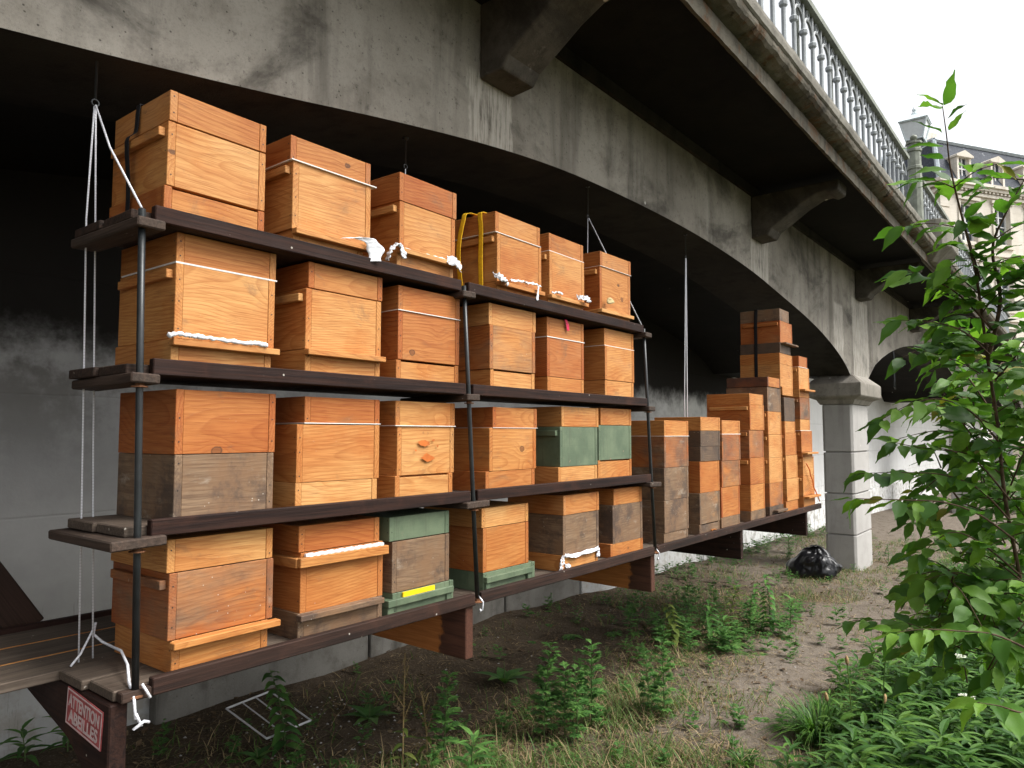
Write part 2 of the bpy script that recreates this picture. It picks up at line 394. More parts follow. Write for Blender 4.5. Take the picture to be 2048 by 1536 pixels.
M = dict(
    wood=mat_wood(), green=mat_green(), dark=mat_dark_wood(), bracket=mat_orange_board(),
    face=concrete('weathered_concrete', (0.215, 0.195, 0.165), (0.33, 0.305, 0.265), (0.15, 0.132, 0.108), 0.8, 1.0, 0.6, black=0.75,
                  eff=[(2.60, 2.98, 2.95, 3.52), (6.5, 7.0, 2.9, 3.6), (10.2, 11.1, 2.2, 3.5), (9.3, 9.75, 2.5, 3.3)]),
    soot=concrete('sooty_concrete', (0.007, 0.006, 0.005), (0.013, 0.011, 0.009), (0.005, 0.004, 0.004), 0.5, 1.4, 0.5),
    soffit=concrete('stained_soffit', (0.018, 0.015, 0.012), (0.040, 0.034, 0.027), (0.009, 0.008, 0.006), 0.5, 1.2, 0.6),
    corbel=concrete('blackened_concrete', (0.062, 0.055, 0.046), (0.115, 0.104, 0.088), (0.034, 0.030, 0.025), 0.7, 2.0, 0.6, black=0.9),
    cornice=concrete('mossy_stone', (0.095, 0.085, 0.066), (0.15, 0.135, 0.105), (0.05, 0.044, 0.034), 0.6, 1.6, 0.7, moss=(0.10, 0.055, 0.028)),
    ledge=concrete('pale_stone', (0.17, 0.16, 0.135), (0.25, 0.235, 0.20), (0.10, 0.09, 0.075), 0.5, 2.0, 0.5),
    pier=concrete('smooth_stone', (0.37, 0.355, 0.335), (0.44, 0.425, 0.405), (0.32, 0.305, 0.285), 0.25, 1.0, 0.30),
    shaded_dirty=concrete('shaded_dirty_plinth', (0.145, 0.137, 0.122), (0.22, 0.21, 0.19), (0.09, 0.08, 0.065), 0.6, 1.6, 0.8),  # plinth stone with both shade and dirt darkened into its colour
    wall=mat_white_wall(), ground=mat_ground(),
    iron=flat('painted_iron', (0.27, 0.29, 0.30), 0.5, 0.4, 0, 0.3, 9),
    iron_green=flat('green_grey_iron', (0.20, 0.215, 0.175), 0.55, 0.35, 0, 0.3, 8),
    lamp=flat('pale_blue_iron', (0.60, 0.67, 0.69), 0.45, 0.4, 0, 0.15, 8),
    pole=flat('black_rubber', (0.014, 0.016, 0.017), 0.38, 0.45, 0, 0.3, 20),
    cable=mat_rope(), steel=flat('zinc_steel', (0.48, 0.48, 0.50), 0.35, 0.5, 0.7, 0.2),
    rust=flat('rusty_metal', (0.16, 0.072, 0.035), 0.85, 0.2, 0, 0.45, 30),
    cloth=flat('white_cloth', (0.74, 0.75, 0.78), 0.9, 0.1, 0, 0.06, 60),
    sheet=flat('canvas_edge', (0.72, 0.69, 0.66), 0.9, 0.1, 0, 0.08, 60),
    beige=flat('beige_rag', (0.40, 0.32, 0.17), 0.9, 0.1, 0, 0.3, 50),
    strap_black=flat('black_webbing', (0.013, 0.012, 0.013), 0.8, 0.2, 0, 0.2, 90),
    strap_yellow=flat('yellow_webbing', (0.86, 0.50, 0.02), 0.7, 0.2, 0, 0.12, 90),
    yellow=flat('yellow_plastic', (0.80, 0.55, 0.01), 0.4, 0.4, 0, 0.05),
    pink=flat('pink_tape', (0.75, 0.03, 0.10), 0.5, 0.3, 0, 0.1),
    orange_cord=flat('orange_cord', (0.62, 0.16, 0.04), 0.7, 0.2, 0, 0.2),
    sign_red=flat('sign_red', (0.36, 0.085, 0.085), 0.7, 0.2, 0, 0.4, 26),
    sign_white=flat('sign_white', (0.58, 0.46, 0.45), 0.6, 0.3, 0, 0.12, 30),
    nail=flat('nail_head', (0.045, 0.038, 0.034), 0.5, 0.4, 0.5, 0.2),
    wire=flat('white_coated_wire', (0.62, 0.62, 0.64), 0.45, 0.4, 0, 0.12),
    bag=mat_bag(), limestone=mat_limestone(), slate=mat_slate(),
    zinc=flat('zinc_sheet', (0.30, 0.34, 0.37), 0.5, 0.4, 0.2, 0.15, 5),
    pane=flat('window_glass', (0.05, 0.065, 0.08), 0.08, 0.6, 0, 0.2, 2),
    white_frame=flat('white_joinery', (0.70, 0.70, 0.70), 0.5, 0.3, 0, 0.05),
    lantern_glass=flat('frosted_glass', (0.72, 0.76, 0.78), 0.25, 0.5, 0, 0.05),
    bark=flat('twig_bark', (0.075, 0.048, 0.030), 0.8, 0.2, 0, 0.4, 60),
    stem=flat('green_stem', (0.075, 0.115, 0.035), 0.6, 0.3, 0, 0.3, 60),
    stem_dry=flat('dry_stem', (0.28, 0.20, 0.095), 0.8, 0.2, 0, 0.3, 60),
    bush=leaf_mat('bush_leaf', (0.040, 0.105, 0.018), (0.080, 0.185, 0.028), (0.160, 0.300, 0.042), 0.5, 0.40, 0.02),
    weed=leaf_mat('weed_leaf', (0.040, 0.105, 0.026), (0.068, 0.165, 0.038), (0.110, 0.225, 0.052), 0.5, 0.3),
    weed_pale=leaf_mat('yellowish_weed_leaf', (0.075, 0.110, 0.022), (0.120, 0.175, 0.036), (0.19, 0.225, 0.055), 0.55, 0.3),
    cover=leaf_mat('cover_leaf', (0.026, 0.078, 0.014), (0.050, 0.132, 0.022), (0.095, 0.195, 0.032), 0.5, 0.3),
    grass=leaf_mat('grass_blade', (0.045, 0.100, 0.020), (0.080, 0.155, 0.032), (0.140, 0.200, 0.055), 0.55, 0.3),
    straw=leaf_mat('dry_straw', (0.10, 0.070, 0.036), (0.20, 0.145, 0.076), (0.36, 0.27, 0.15), 0.8, 0.15),
    litter=leaf_mat('dead_leaf', (0.060, 0.038, 0.022), (0.115, 0.072, 0.040), (0.20, 0.145, 0.090), 0.8, 0.15),
    seed=leaf_mat('seed_head', (0.11, 0.085, 0.025), (0.17, 0.135, 0.045), (0.24, 0.190, 0.07), 0.8, 0.15),
    plantain=flat('plantain_head', (0.36, 0.24, 0.12), 0.85, 0.15, 0, 0.3, 90),
    flower=leaf_mat('white_petal', (0.62, 0.62, 0.58), (0.72, 0.72, 0.69), (0.80, 0.80, 0.77), 0.7, 0.2),
)

# ------------------------------------------------------------------ mesh helpers
class MB:
    def __init__(s): s.v = []; s.f = []; s.mi = []; s.cur = 0
    def add(s, vs, fs):
        o = len(s.v); s.v.extend([tuple(p) for p in vs])
        for f in fs: s.f.append(tuple(i + o for i in f)); s.mi.append(s.cur)
        return s
    def box(s, x0, x1, y0, y1, z0, z1):
        return s.add([(x0, y0, z0), (x1, y0, z0), (x1, y1, z0), (x0, y1, z0), (x0, y0, z1), (x1, y0, z1), (x1, y1, z1), (x0, y1, z1)],
                     [(0, 3, 2, 1), (4, 5, 6, 7), (0, 1, 5, 4), (1, 2, 6, 5), (2, 3, 7, 6), (3, 0, 4, 7)])
    def prism(s, poly, axis, a, b):
        """extrude a closed polygon (list of 2-tuples, counter-clockwise) along an axis from a to b"""
        n = len(poly)
        def P(p, q):
            return {'x': (q, p[0], p[1]), 'y': (p[0], q, p[1]), 'z': (p[0], p[1], q)}[axis]
        vs = [P(p, a) for p in poly] + [P(p, b) for p in poly]
        fs = [(i, (i + 1) % n, n + (i + 1) % n, n + i) for i in range(n)]
        fs += [tuple(range(n - 1, -1, -1)), tuple(range(n, 2 * n))]
        return s.add(vs, fs)
    def tube(s, pts, r, n=6, cap=True):
        pts = [Vector(p) for p in pts]
        rs = r if isinstance(r, (list, tuple)) else [r] * len(pts)
        vs = []; prev = None
        for i, p in enumerate(pts):
            d = (pts[min(i + 1, len(pts) - 1)] - pts[max(i - 1, 0)]).normalized()
            if prev is None:
                a = d.cross(Vector((0, 0, 1)))
                if a.length < 1e-3: a = d.cross(Vector((1, 0, 0)))
            else:
                a = prev - d * prev.dot(d)
            a.normalize(); prev = a; b = d.cross(a)
            for k in range(n):
                t = 2 * math.pi * k / n
                vs.append(p + (a * math.cos(t) + b * math.sin(t)) * rs[i])
        fs = []
        for i in range(len(pts) - 1):
            for k in range(n):
                fs.append((i * n + k, i * n + (k + 1) % n, (i + 1) * n + (k + 1) % n, (i + 1) * n + k))
        if cap:
            fs.append(tuple(range(n - 1, -1, -1))); fs.append(tuple((len(pts) - 1) * n + k for k in range(n)))
        return s.add(vs, fs)
    def lathe(s, prof, n=12, c=(0, 0, 0)):
        vs = []
        for (r, z) in prof:
            for k in range(n):
                t = 2 * math.pi * (k + 0.5) / n
                vs.append((c[0] + r * math.cos(t), c[1] + r * math.sin(t), c[2] + z))
        fs = []
        for i in range(len(prof) - 1):
            for k in range(n):
                fs.append((i * n + k, i * n + (k + 1) % n, (i + 1) * n + (k + 1) % n, (i + 1) * n + k))
        fs.append(tuple(range(n - 1, -1, -1))); fs.append(tuple((len(prof) - 1) * n + k for k in range(n)))
        return s.add(vs, fs)
    def leaf(s, base, d, up, L, W, curl=0.3, seg=4, fold=0.25, peak=0.42):
        base = Vector(base); d = Vector(d).normalized(); up = Vector(up)
        side = d.cross(up)
        if side.length < 1e-3: side = d.cross(Vector((1, 0, 0.3)))
        side.normalize(); up = side.cross(d).normalized()
        vs = []; fs = []
        for i in range(seg + 1):
            t = i / seg
            w = W * 0.5 * (math.sin(math.pi * min(1, t ** (0.693 / -math.log(peak))))) if 0 < i < seg else W * 0.03
            c = base + d * (L * t) - up * (curl * L * t * t)
            rise = up * (w * fold)
            vs += [c - side * w + rise, c, c + side * w + rise]
        for i in range(seg):
            a = i * 3
            fs += [(a, a + 1, a + 4, a + 3), (a + 1, a + 2, a + 5, a + 4)]
        return s.add(vs, fs)
    def merge(s, o, mat=None, mi=None):
        off = len(s.v)
        s.v.extend([tuple(mat @ Vector(p)) for p in o.v] if mat is not None else o.v)
        for f, m in zip(o.f, o.mi): s.f.append(tuple(i + off for i in f)); s.mi.append(m if mi is None else mi)
        return s
    def mesh(s, name, mats, smooth=False, recalc=True):
        me = bpy.data.meshes.new(name)
        me.from_pydata(s.v, [], s.f)
        for m in (mats if isinstance(mats, (list, tuple)) else [mats]): me.materials.append(m)
        if any(s.mi): me.polygons.foreach_set('material_index', s.mi)
        if recalc:
            bm = bmesh.new(); bm.from_mesh(me); bmesh.ops.recalc_face_normals(bm, faces=bm.faces); bm.to_mesh(me); bm.free()
        if smooth: me.polygons.foreach_set('use_smooth', [True] * len(me.polygons))
        me.update()
        return me

WP = {}                                   # world position of each object with no rotation above it
def link(name, me, loc=(0, 0, 0), parent=None, rot=None, kind=None, local=False):
    o = bpy.data.objects.new(name, me); col.objects.link(o)
    loc = Vector(loc)
    if parent is not None:
        o.parent = parent
        o.location = loc if local else loc - WP[parent]
    else: o.location = loc
    WP[o] = (WP[parent] + loc) if (local and parent is not None) else loc
    if rot: o.rotation_euler = rot
    if kind: o['kind'] = kind
    return o
def empty(name, loc, label, cat, group=None):
    o = link(name, None, loc); o.empty_display_size = 0.1
    return tag(o, label, cat, group)
def tag(o, label=None, cat=None, group=None, kind=None):
    if label: o['label'] = label
    if cat: o['category'] = cat
    if group: o['group'] = group
    if kind: o['kind'] = kind
    return o
def bev(o, w=0.0015, seg=1):
    b = o.modifiers.new('bevel', 'BEVEL'); b.width = w; b.segments = seg; b.limit_method = 'ANGLE'
    return o
def grainbox(name, x0, x1, y0, y1, z0, z1, mat, parent, grain='y', bevel=0.0015, **props):
    """a board; its grain runs along the object's local Y"""
    c = Vector(((x0 + x1) / 2, (y0 + y1) / 2, (z0 + z1) / 2))
    hx, hy, hz = (x1 - x0) / 2, (y1 - y0) / 2, (z1 - z0) / 2
    rot = None
    if grain == 'x': hx, hy = hy, hx; rot = (0, 0, R(-90))
    elif grain == 'z': hy, hz = hz, hy; rot = (R(90), 0, 0)
    me = MB().box(-hx, hx, -hy, hy, -hz, hz).mesh(name, mat, recalc=False)
    o = link(name, me, c, parent, rot)
    if bevel: bev(o, bevel)
    o['seed_a'] = random.random(); o['seed_b'] = random.random()
    for k, v in props.items(): o[k] = v
    return o

# ================================================================== THE SETTING
def gz(x, y):
    """height of the ground"""
    z = 0.0
    if x > 5: z -= 0.022 * (min(x, 30) - 5)
    z += 0.025 * math.sin(x * 1.7 + 0.6 * y) * math.sin(y * 1.3 + 0.4) + 0.012 * math.sin(x * 5.1 + y * 3.3)
    z += 0.05 * max(0.0, min(1.0, (y - 3.0) / 1.2))
    if y < 1.0: z += 0.03 * min(3.0, (1.0 - y))
    return z

def ground():
    def axis(lo, hi, fine_lo, fine_hi, step):
        a = []; v = fine_lo
        while v <= fine_hi: a.append(v); v += step
        s = step; v = fine_hi
        while v < hi: s *= 1.35; v += s; a.append(v)
        s = step; v = fine_lo; b = []
        while v > lo: s *= 1.35; v -= s; b.append(v)
        return b[::-1] + a
    xs = axis(-300, 600, 0.5, 14, 0.12); ys = axis(-400, 300, -1.5, 4.6, 0.10)
    rnd = random.Random(3)
    mb = MB()
    for y in ys:
        for x in xs:
            j = 0.012 * (rnd.random() - 0.5) if (0 < x < 14 and -2 < y < 5) else 0
            mb.v.append((x, y, gz(x, y) + j))
    nx = len(xs)
    for j in range(len(ys) - 1):
        for i in range(nx - 1):
            mb.f.append((j * nx + i, j * nx + i + 1, (j + 1) * nx + i + 1, (j + 1) * nx + i)); mb.mi.append(0)
    o = link('ground', mb.mesh('ground', M['ground'], smooth=True, recalc=False), kind='structure')
ground()

# ---- the bridge: arches in the plane y = FY
FY, RIB, ZS = 2.35, 0.60, 3.95
ARCH1 = [(-1.15, 2.40), (-0.55, 2.58), (0.0, 2.70), (0.64, 2.795), (1.01, 2.85), (1.5, 2.93), (2.15, 3.045), (2.86, 3.15), (3.58, 3.215), (4.54, 3.24),
         (5.5, 3.225), (6.49, 3.16), (7.3, 3.06), (8.1, 2.95), (8.7, 2.845), (9.2, 2.73), (9.6, 2.61), (9.85, 2.51), (10.02, 2.42)]
def arch_curve(x0, x1, zs, zc, n=22):
    out = []
    for i in range(n + 1):
        t = -1 + 2 * i / n
        out.append((x0 + (x1 - x0) * i / n, zs + (zc - zs) * (0.62 * (1 - t * t) + 0.38 * math.sqrt(max(0, 1 - t * t)))))
    return out
def smooth_poly(p, n=4):
    out = []
    for i in range(len(p) - 1):
        p0 = p[max(i - 1, 0)]; p1 = p[i]; p2 = p[i + 1]; p3 = p[min(i + 2, len(p) - 1)]
        for k in range(n):
            t = k / n
            out.append(tuple(0.5 * ((2 * p1[a]) + (-p0[a] + p2[a]) * t + (2 * p0[a] - 5 * p1[a] + 4 * p2[a] - p3[a]) * t * t + (-p0[a] + 3 * p1[a] - 3 * p2[a] + p3[a]) * t ** 3) for a in (0, 1)))
    out.append(p[-1]); return out
ARCHES = [arch_curve(-12.4, -2.15, 2.40, 3.24), smooth_poly(ARCH1), arch_curve(11.0, 21.4, 2.42, 3.30), arch_curve(22.4, 32.6, 2.42, 3.30), arch_curve(33.6, 43.8, 2.42, 3.30)]
bridge = empty('bridge', (4.5, FY, 0), 'grey concrete arch bridge with overhanging footway above the beehive racks', 'bridge')

def arch_slab(name, y0, y1, lift, mat, top=ZS):
    """wall above all the arches, between y0 and y1, as one solid"""
    mb = MB()
    prof = []
    for a in ARCHES: prof += [(x, z + lift) for x, z in a]
    prof = [(prof[0][0] - 1.0, prof[0][1])] + prof + [(prof[-1][0] + 1.0, prof[-1][1])]
    n = len(prof)
    for y in (y0, y1):
        mb.v += [(x, y, z) for x, z in prof] + [(x, y, top) for x, z in prof]
    for i in range(n - 1):
        a, b = i, i + 1
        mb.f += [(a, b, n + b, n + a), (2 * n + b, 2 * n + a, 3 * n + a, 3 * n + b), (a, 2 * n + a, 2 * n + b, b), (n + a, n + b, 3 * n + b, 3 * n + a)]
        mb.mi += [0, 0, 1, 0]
    return mb.mesh(name, mat)
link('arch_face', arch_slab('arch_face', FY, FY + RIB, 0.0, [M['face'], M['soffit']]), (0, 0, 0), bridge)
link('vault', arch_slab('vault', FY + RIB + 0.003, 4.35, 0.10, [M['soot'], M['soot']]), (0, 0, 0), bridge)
link('deck_slab', MB().box(-13.4, 44.8, 1.50, 12.0, ZS + 0.003, ZS + 0.15).mesh('deck_slab', M['soot']), (0, 0, 0), bridge)
# ledge line where the footway slab meets the face
link('ledge', MB().box(-13.4, 44.8, FY - 0.035, FY - 0.003, 3.86, 3.945).mesh('ledge', M['soffit']), (0, 0, 0), bridge)

def corbel_mesh():
    prof = [(FY - 0.002, 3.46), (FY - 0.15, 3.47), (FY - 0.19, 3.53), (FY - 0.30, 3.60), (FY - 0.45, 3.70), (FY - 0.58, 3.765), (FY - 0.66, 3.775), (FY - 0.70, 3.75), (FY - 0.765, 3.77), (FY - 0.775, 3.858), (FY - 0.002, 3.858)]
    mb = MB().prism([(y, z) for y, z in prof], 'x', -0.135, 0.135)
    return mb.mesh('corbel', M['corbel'])
cme = corbel_mesh()
for i, x in enumerate((-1.65, 2.83, 6.68, 10.55, 14.4, 18.2, 22.0, 25.8, 29.6, 33.4)):
    o = link('corbel', cme, (x, 0, 0.0), bridge, local=False)
    o.location = Vector((x, 0, 0.001)) - WP[bridge]
    bev(o, 0.012, 2)

def roughen(me, amp, scale, seed=0):
    from mathutils import noise
    for v in me.vertices:
        p = v.co * scale + Vector((seed, 0, 0))
        v.co += Vector((0, noise.noise(p), noise.noise(p + Vector((7, 3, 1))))) * amp
def long_profile(name, prof, x0, x1, step, mat, amp=0.0, scale=4.0):
    xs = []; x = x0
    while x < x1: xs.append(x); x += step
    xs.append(x1)
    n = len(prof); mb = MB()
    for x in xs: mb.v += [(x, y, z) for y, z in prof]
    for i in range(len(xs) - 1):
        for k in range(n):
            mb.f.append((i * n + k, i * n + (k + 1) % n, (i + 1) * n + (k + 1) % n, (i + 1) * n + k)); mb.mi.append(0)
    mb.f.append(tuple(range(n))); mb.f.append(tuple((len(xs) - 1) * n + k for k in range(n - 1, -1, -1))); mb.mi += [0, 0]
    me = mb.mesh(name, mat)
    if amp: roughen(me, amp, scale)
    return me
# cornice: a fillet, a coved and stained band, a pale ledge; each stone course a length of its own
CORN_A = [(1.505, 3.83), (1.48, 3.824), (1.475, 3.875), (1.48, 3.93), (1.56, 3.93), (1.56, 3.95), (1.505, 3.95)]
CORN_B = [(1.56, 3.933), (1.482, 3.933), (1.455, 3.938), (1.425, 3.945), (1.395, 3.955), (1.375, 3.972), (1.368, 3.99), (1.365, 4.012), (1.56, 4.012)]
CORN_C = [(1.70, 4.015), (1.364, 4.015), (1.352, 4.024), (1.346, 4.06), (1.348, 4.088), (1.36, 4.096), (1.50, 4.098), (1.70, 4.072)]
xb = -3.0
k = 0
while xb < 30:
    L = 2.9
    if not (9.6 < xb + L / 2 < 10.2) or True:
        for nm, pr, mt, am in (('cornice_fillet', CORN_A, 'cornice', 0.004), ('cornice_band', CORN_B, 'cornice', 0.009), ('cornice_ledge', CORN_C, 'ledge', 0.004)):
            link(nm, long_profile(nm, pr, xb, xb + L - 0.006, 0.035, M[mt], am, 16.0), (0, 0, 0), bridge)
    xb += L; k += 1

# pier with recessed joints, and capital
PX0, PX1, PY0, PY1 = 10.10, 10.98, 2.36, 2.74
def chamfer_rect(x0, x1, y0, y1, c):
    return [(x0 + c, y0), (x1 - c, y0), (x1, y0 + c), (x1, y1 - c), (x1 - c, y1), (x0 + c, y1), (x0, y1 - c), (x0, y0 + c)]
def pier(px):
    root = link('pier', MB().box(px + 0.03, px + PX1 - PX0 - 0.03, PY0 + 0.03, PY1 - 0.03, -0.6, 2.42).mesh('pier_core', M['pier']), (0, 0, 0), bridge)
    zs = [-0.45, 0.345, 0.875, 1.415, 2.045]
    for a, b in zip(zs[:-1], zs[1:]):
        bw = 0.0
        mb = MB().prism(chamfer_rect(px, px + PX1 - PX0, PY0, PY1, 0.03), 'z', a + 0.009, b - 0.009)
        o = link('stone_block', mb.mesh('stone_block', M['pier']), (0, 0, 0), root); bev(o, 0.006, 2)
    mb = MB()
    cx, cy = px + (PX1 - PX0) / 2, (PY0 + PY1) / 2
    def ring(e, z): return [(px - e, PY0 - e, z), (px + PX1 - PX0 + e, PY0 - e, z), (px + PX1 - PX0 + e, PY1 + e, z), (px - e, PY1 + e, z)]
    lv = [(0.015, 2.04), (0.035, 2.07), (0.05, 2.10), (0.13, 2.135), (0.145, 2.15), (0.145, 2.31), (0.12, 2.335), (0.0, 2.44)]
    for e, z in lv: mb.v += ring(e, z)
    for i in range(len(lv) - 1):
        for q in range(4): mb.f.append((i * 4 + q, i * 4 + (q + 1) % 4, i * 4 + 4 + (q + 1) % 4, i * 4 + 4 + q)); mb.mi.append(0)
    mb.f += [(3, 2, 1, 0), tuple(range(len(lv) * 4 - 4, len(lv) * 4))]; mb.mi += [0, 0]
    o = link('capital', mb.mesh('capital', M['face']), (0, 0, 0), root); bev(o, 0.006, 2)
for px in (PX0, -2.05, 21.45, 32.65): pier(px)

# retaining wall behind the arches
wall = link('retaining_wall', None)
bpy.data.objects.remove(wall)
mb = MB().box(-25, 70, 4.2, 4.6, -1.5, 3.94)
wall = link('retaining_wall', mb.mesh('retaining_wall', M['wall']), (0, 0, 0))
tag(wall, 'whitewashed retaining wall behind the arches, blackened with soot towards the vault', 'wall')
# low rough plinth course at its foot
rp = MB()
xx = 2.0
rnd = random.Random(11)
while xx < 24:
    L = 1.0 + rnd.random() * 1.2
    o = link('plinth_stone', MB().box(xx, xx + L - 0.02, 4.10 + rnd.random() * 0.02, 4.198, -0.9, 0.30 + rnd.random() * 0.03).mesh('plinth_stone', M['shaded_dirty' if xx < 6.2 else 'wall']), (0, 0, 0), wall)
    bev(o, 0.015, 2)
    xx += L

# ---- railing on the cornice: balusters joined by little arches
RY, RZ0, RZ1 = 1.55, 4.074, 5.01
def baluster_mesh():
    mb = MB()
    mb.lathe([(0.030, 0.0), (0.030, 0.07), (0.020, 0.085), (0.017, 0.12), (0.016, 0.60), (0.030, 0.615), (0.032, 0.64), (0.018, 0.655), (0.016, 0.70)], 8)
    # the arch springing to the next baluster
    pts = [(0.1175 - 0.1175 * math.cos(a), 0, 0.66 + 0.115 * math.sin(a)) for a in [math.pi * i / 8 for i in range(9)]]
    mb.tube(pts, 0.014, 6)
    pts = [(0.1175 + 0.035 * math.cos(a), 0, 0.822 + 0.03 * math.sin(a)) for a in [2 * math.pi * i / 8 for i in range(9)]]
    mb.tube(pts, 0.008, 5, cap=False)
    mb.tube([(0.0, 0, 0.70), (0, 0, 0.855)], 0.011, 6)
    return mb.mesh('baluster', M['iron'], smooth=False)
bal = baluster_mesh()
def railing(x0, x1, label):
    root = empty('bridge_railing', (x0, RY, RZ0), label, 'railing', 'railing panels along the bridge footway')
    o = link('top_rail', MB().prism([(RY - 0.045, 4.93), (RY + 0.045, 4.93), (RY + 0.05, 4.965), (RY + 0.03, 5.005), (RY - 0.03, 5.005), (RY - 0.05, 4.965)], 'x', x0, x1).mesh('top_rail', M['iron_green']), (0, 0, 0), root)
    link('bottom_rail', MB().box(x0, x1, RY - 0.025, RY + 0.025, RZ0 + 0.03, RZ0 + 0.062).mesh('bottom_rail', M['iron']), (0, 0, 0), root)
    x = x0 + 0.1; i = 0
    while x < x1 - 0.2:
        link('baluster', bal, (x, RY, RZ0), root)
        if i % 4 == 2:
            link('stay', MB().box(x - 0.02, x + 0.02, RY + 0.034, RY + 0.05, RZ0, 4.92).mesh('stay', M['iron_green']), (0, 0, 0), root)
        x += 0.235; i += 1
railing(1.2, 9.55, 'grey iron railing of arched balusters on the cornice, nearer panel, before the round post')
railing(10.25, 24.5, 'grey iron railing of arched balusters on the cornice, farther panel, beyond the round post')
post = empty('railing_post', (9.86, 1.50, 4.08), 'round green grey iron post with rings and ball top between two railing panels', 'post')
link('shaft', MB().lathe([(0.095, 0.0), (0.095, 0.10), (0.08, 0.14), (0.076, 0.80), (0.088, 0.81), (0.088, 0.84), (0.076, 0.85), (0.074, 1.02), (0.088, 1.03), (0.088, 1.055), (0.076, 1.065), (0.076, 1.12), (0.09, 1.13), (0.09, 1.155), (0.035, 1.17)], 10).mesh('shaft', M['iron_green']), (0, 0, 0), post, local=True)
link('ball_finial', MB().lathe([(0.02, 1.17), (0.022, 1.185), (0.036, 1.195), (0.044, 1.215), (0.034, 1.236), (0.012, 1.25)], 10).mesh('ball_finial', M['iron_green'], smooth=True), (0, 0, 0), post, local=True)
link('pedestal', MB().box(0.10, 0.34, 0.0, 0.14, 0.0, 0.90).mesh('pedestal', M['iron']), (0, 0, 0), post, local=True)
# bulging plinth block on the cornice beyond the post
ob = MB()
oct_ = [(10.25, 1.55), (10.32, 1.30), (10.55, 1.22), (11.15, 1.22), (11.38, 1.30), (11.45, 1.55)]
ob.prism(oct_, 'z', 4.02, 4.36)
cx0 = 10.85
lo_ = [(cx0 + (x - cx0) * 0.72, 1.55 + (y - 1.55) * 0.45) for x, y in oct_]
n = len(oct_)
ob.add([(x, y, 4.018) for x, y in oct_] + [(x, y, 3.86) for x, y in lo_], [(i, (i + 1) % n, n + (i + 1) % n, n + i) for i in range(n)] + [tuple(range(n)), tuple(range(2 * n - 1, n - 1, -1))])
o = link('cornice_plinth', ob.mesh('cornice_plinth', M['ledge']), (0, 0, 0), bridge); bev(o, 0.008, 2)

# ---- street lamp on the deck
lamp = empty('street_lamp', (15.0, 2.25, 4.10), 'pale blue street lamp with glazed lantern standing on the bridge', 'lamp post')
link('column', MB().lathe([(0.16, 0), (0.16, 0.25), (0.10, 0.32), (0.085, 1.2), (0.07, 2.9), (0.10, 2.92), (0.10, 2.97), (0.06, 3.0), (0.06, 3.02)], 12).mesh('column', M['lamp'], smooth=False), (0, 0, 0), lamp, local=True)
fr = MB()
def ring4(w, z): return [(-w, -w, z), (w, -w, z), (w, w, z), (-w, w, z)]
for (w0, z0, w1, z1) in ((0.14, 3.02, 0.22, 3.36),):
    a, b = ring4(w0, z0), ring4(w1, z1)
    for i in range(4):
        fr.tube([a[i], b[i]], 0.014, 5); fr.tube([a[i], a[(i + 1) % 4]], 0.014, 5); fr.tube([b[i], b[(i + 1) % 4]], 0.018, 5)
fr.add(ring4(0.245, 3.37) + ring4(0.10, 3.50), [(0, 1, 5, 4), (1, 2, 6, 5), (2, 3, 7, 6), (3, 0, 4, 7), (3, 2, 1, 0), (4, 5, 6, 7)])
fr.lathe([(0.05, 3.5), (0.06, 3.55), (0.03, 3.58), (0.045, 3.62), (0.01, 3.68)], 8)
for s in (-1, 1): fr.tube([(0, 0.09 * s, 2.86), (0, 0.2 * s, 2.9), (0, 0.15 * s, 3.03)], 0.012, 5)
L_ = link('lantern', fr.mesh('lantern', M['lamp']), (0, 0, 0), lamp, local=True)
ga, gb = ring4(0.13, 3.03), ring4(0.21, 3.355)
for i in range(4):
    j = (i + 1) % 4
    link('pane', MB().add([ga[i], ga[j], gb[j], gb[i]], [(0, 1, 2, 3)]).mesh('pane', M['lantern_glass']), (0, 0, 0), L_, local=True)
link('bulb', MB().lathe([(0.02, 3.05), (0.07, 3.12), (0.08, 3.2), (0.05, 3.28), (0.01, 3.31)], 10).mesh('bulb', M['lantern_glass'], smooth=True), (0, 0, 0), L_, local=True)

# ---- the town house beyond
house = empty('town_house', (45.5, 5.75, 0.6), 'cream stone town house with slate mansard roof and tall windows beyond the bridge', 'house')
house.rotation_euler = (0, 0, -R(32.0))
def hp(name, mb, mat, par=house, bevel=None):
    o = link(name, mb.mesh(name, M[mat]), (0, 0, 0), par, local=True)
    return o
HW, HD = 34.0, 12.0       # local x along the facade, local -y towards the camera
# the walls are built as piers and bands round real window openings
win_x = [2.1 + 2.65 * i for i in range(12)]
rows = [(-1.0, 3.2, 'door'), (4.6, 6.9, 'w'), (8.2, 10.6, 'w'), (11.9, 14.1, 'w')]
wall_mb = MB()
hw = 0.62
def facade(mb, x0, x1, y0, y1):
    prev = x0
    for wx in win_x + [None]:
        a = x1 if wx is None else wx - hw
        mb.box(prev, a, y0, y1, -2, 15.0)
        if wx is not None:
            zz = -2
            for (za, zb, _) in rows:
                mb.box(wx - hw, wx + hw, y0, y1, zz, za); zz = zb
            mb.box(wx - hw, wx + hw, y0, y1, zz, 15.0)
            prev = wx + hw
facade(wall_mb, 0, HW, 0, 0.45)
wall_mb.box(0, 0.45, 0.45, HD, -2, 15.0)
hp('wall', wall_mb, 'limestone')
tr = MB()
for z, e, h in ((15.0, 0.42, 0.18), (14.82, 0.30, 0.18), (14.50, 0.16, 0.18), (11.15, 0.14, 0.22), (7.45, 0.16, 0.25), (3.7, 0.18, 0.3)):
    tr.box(-e, HW + e, -e, -0.003, z, z + h - 0.004); tr.box(-e, -0.003, -0.003, HD, z, z + h - 0.004)
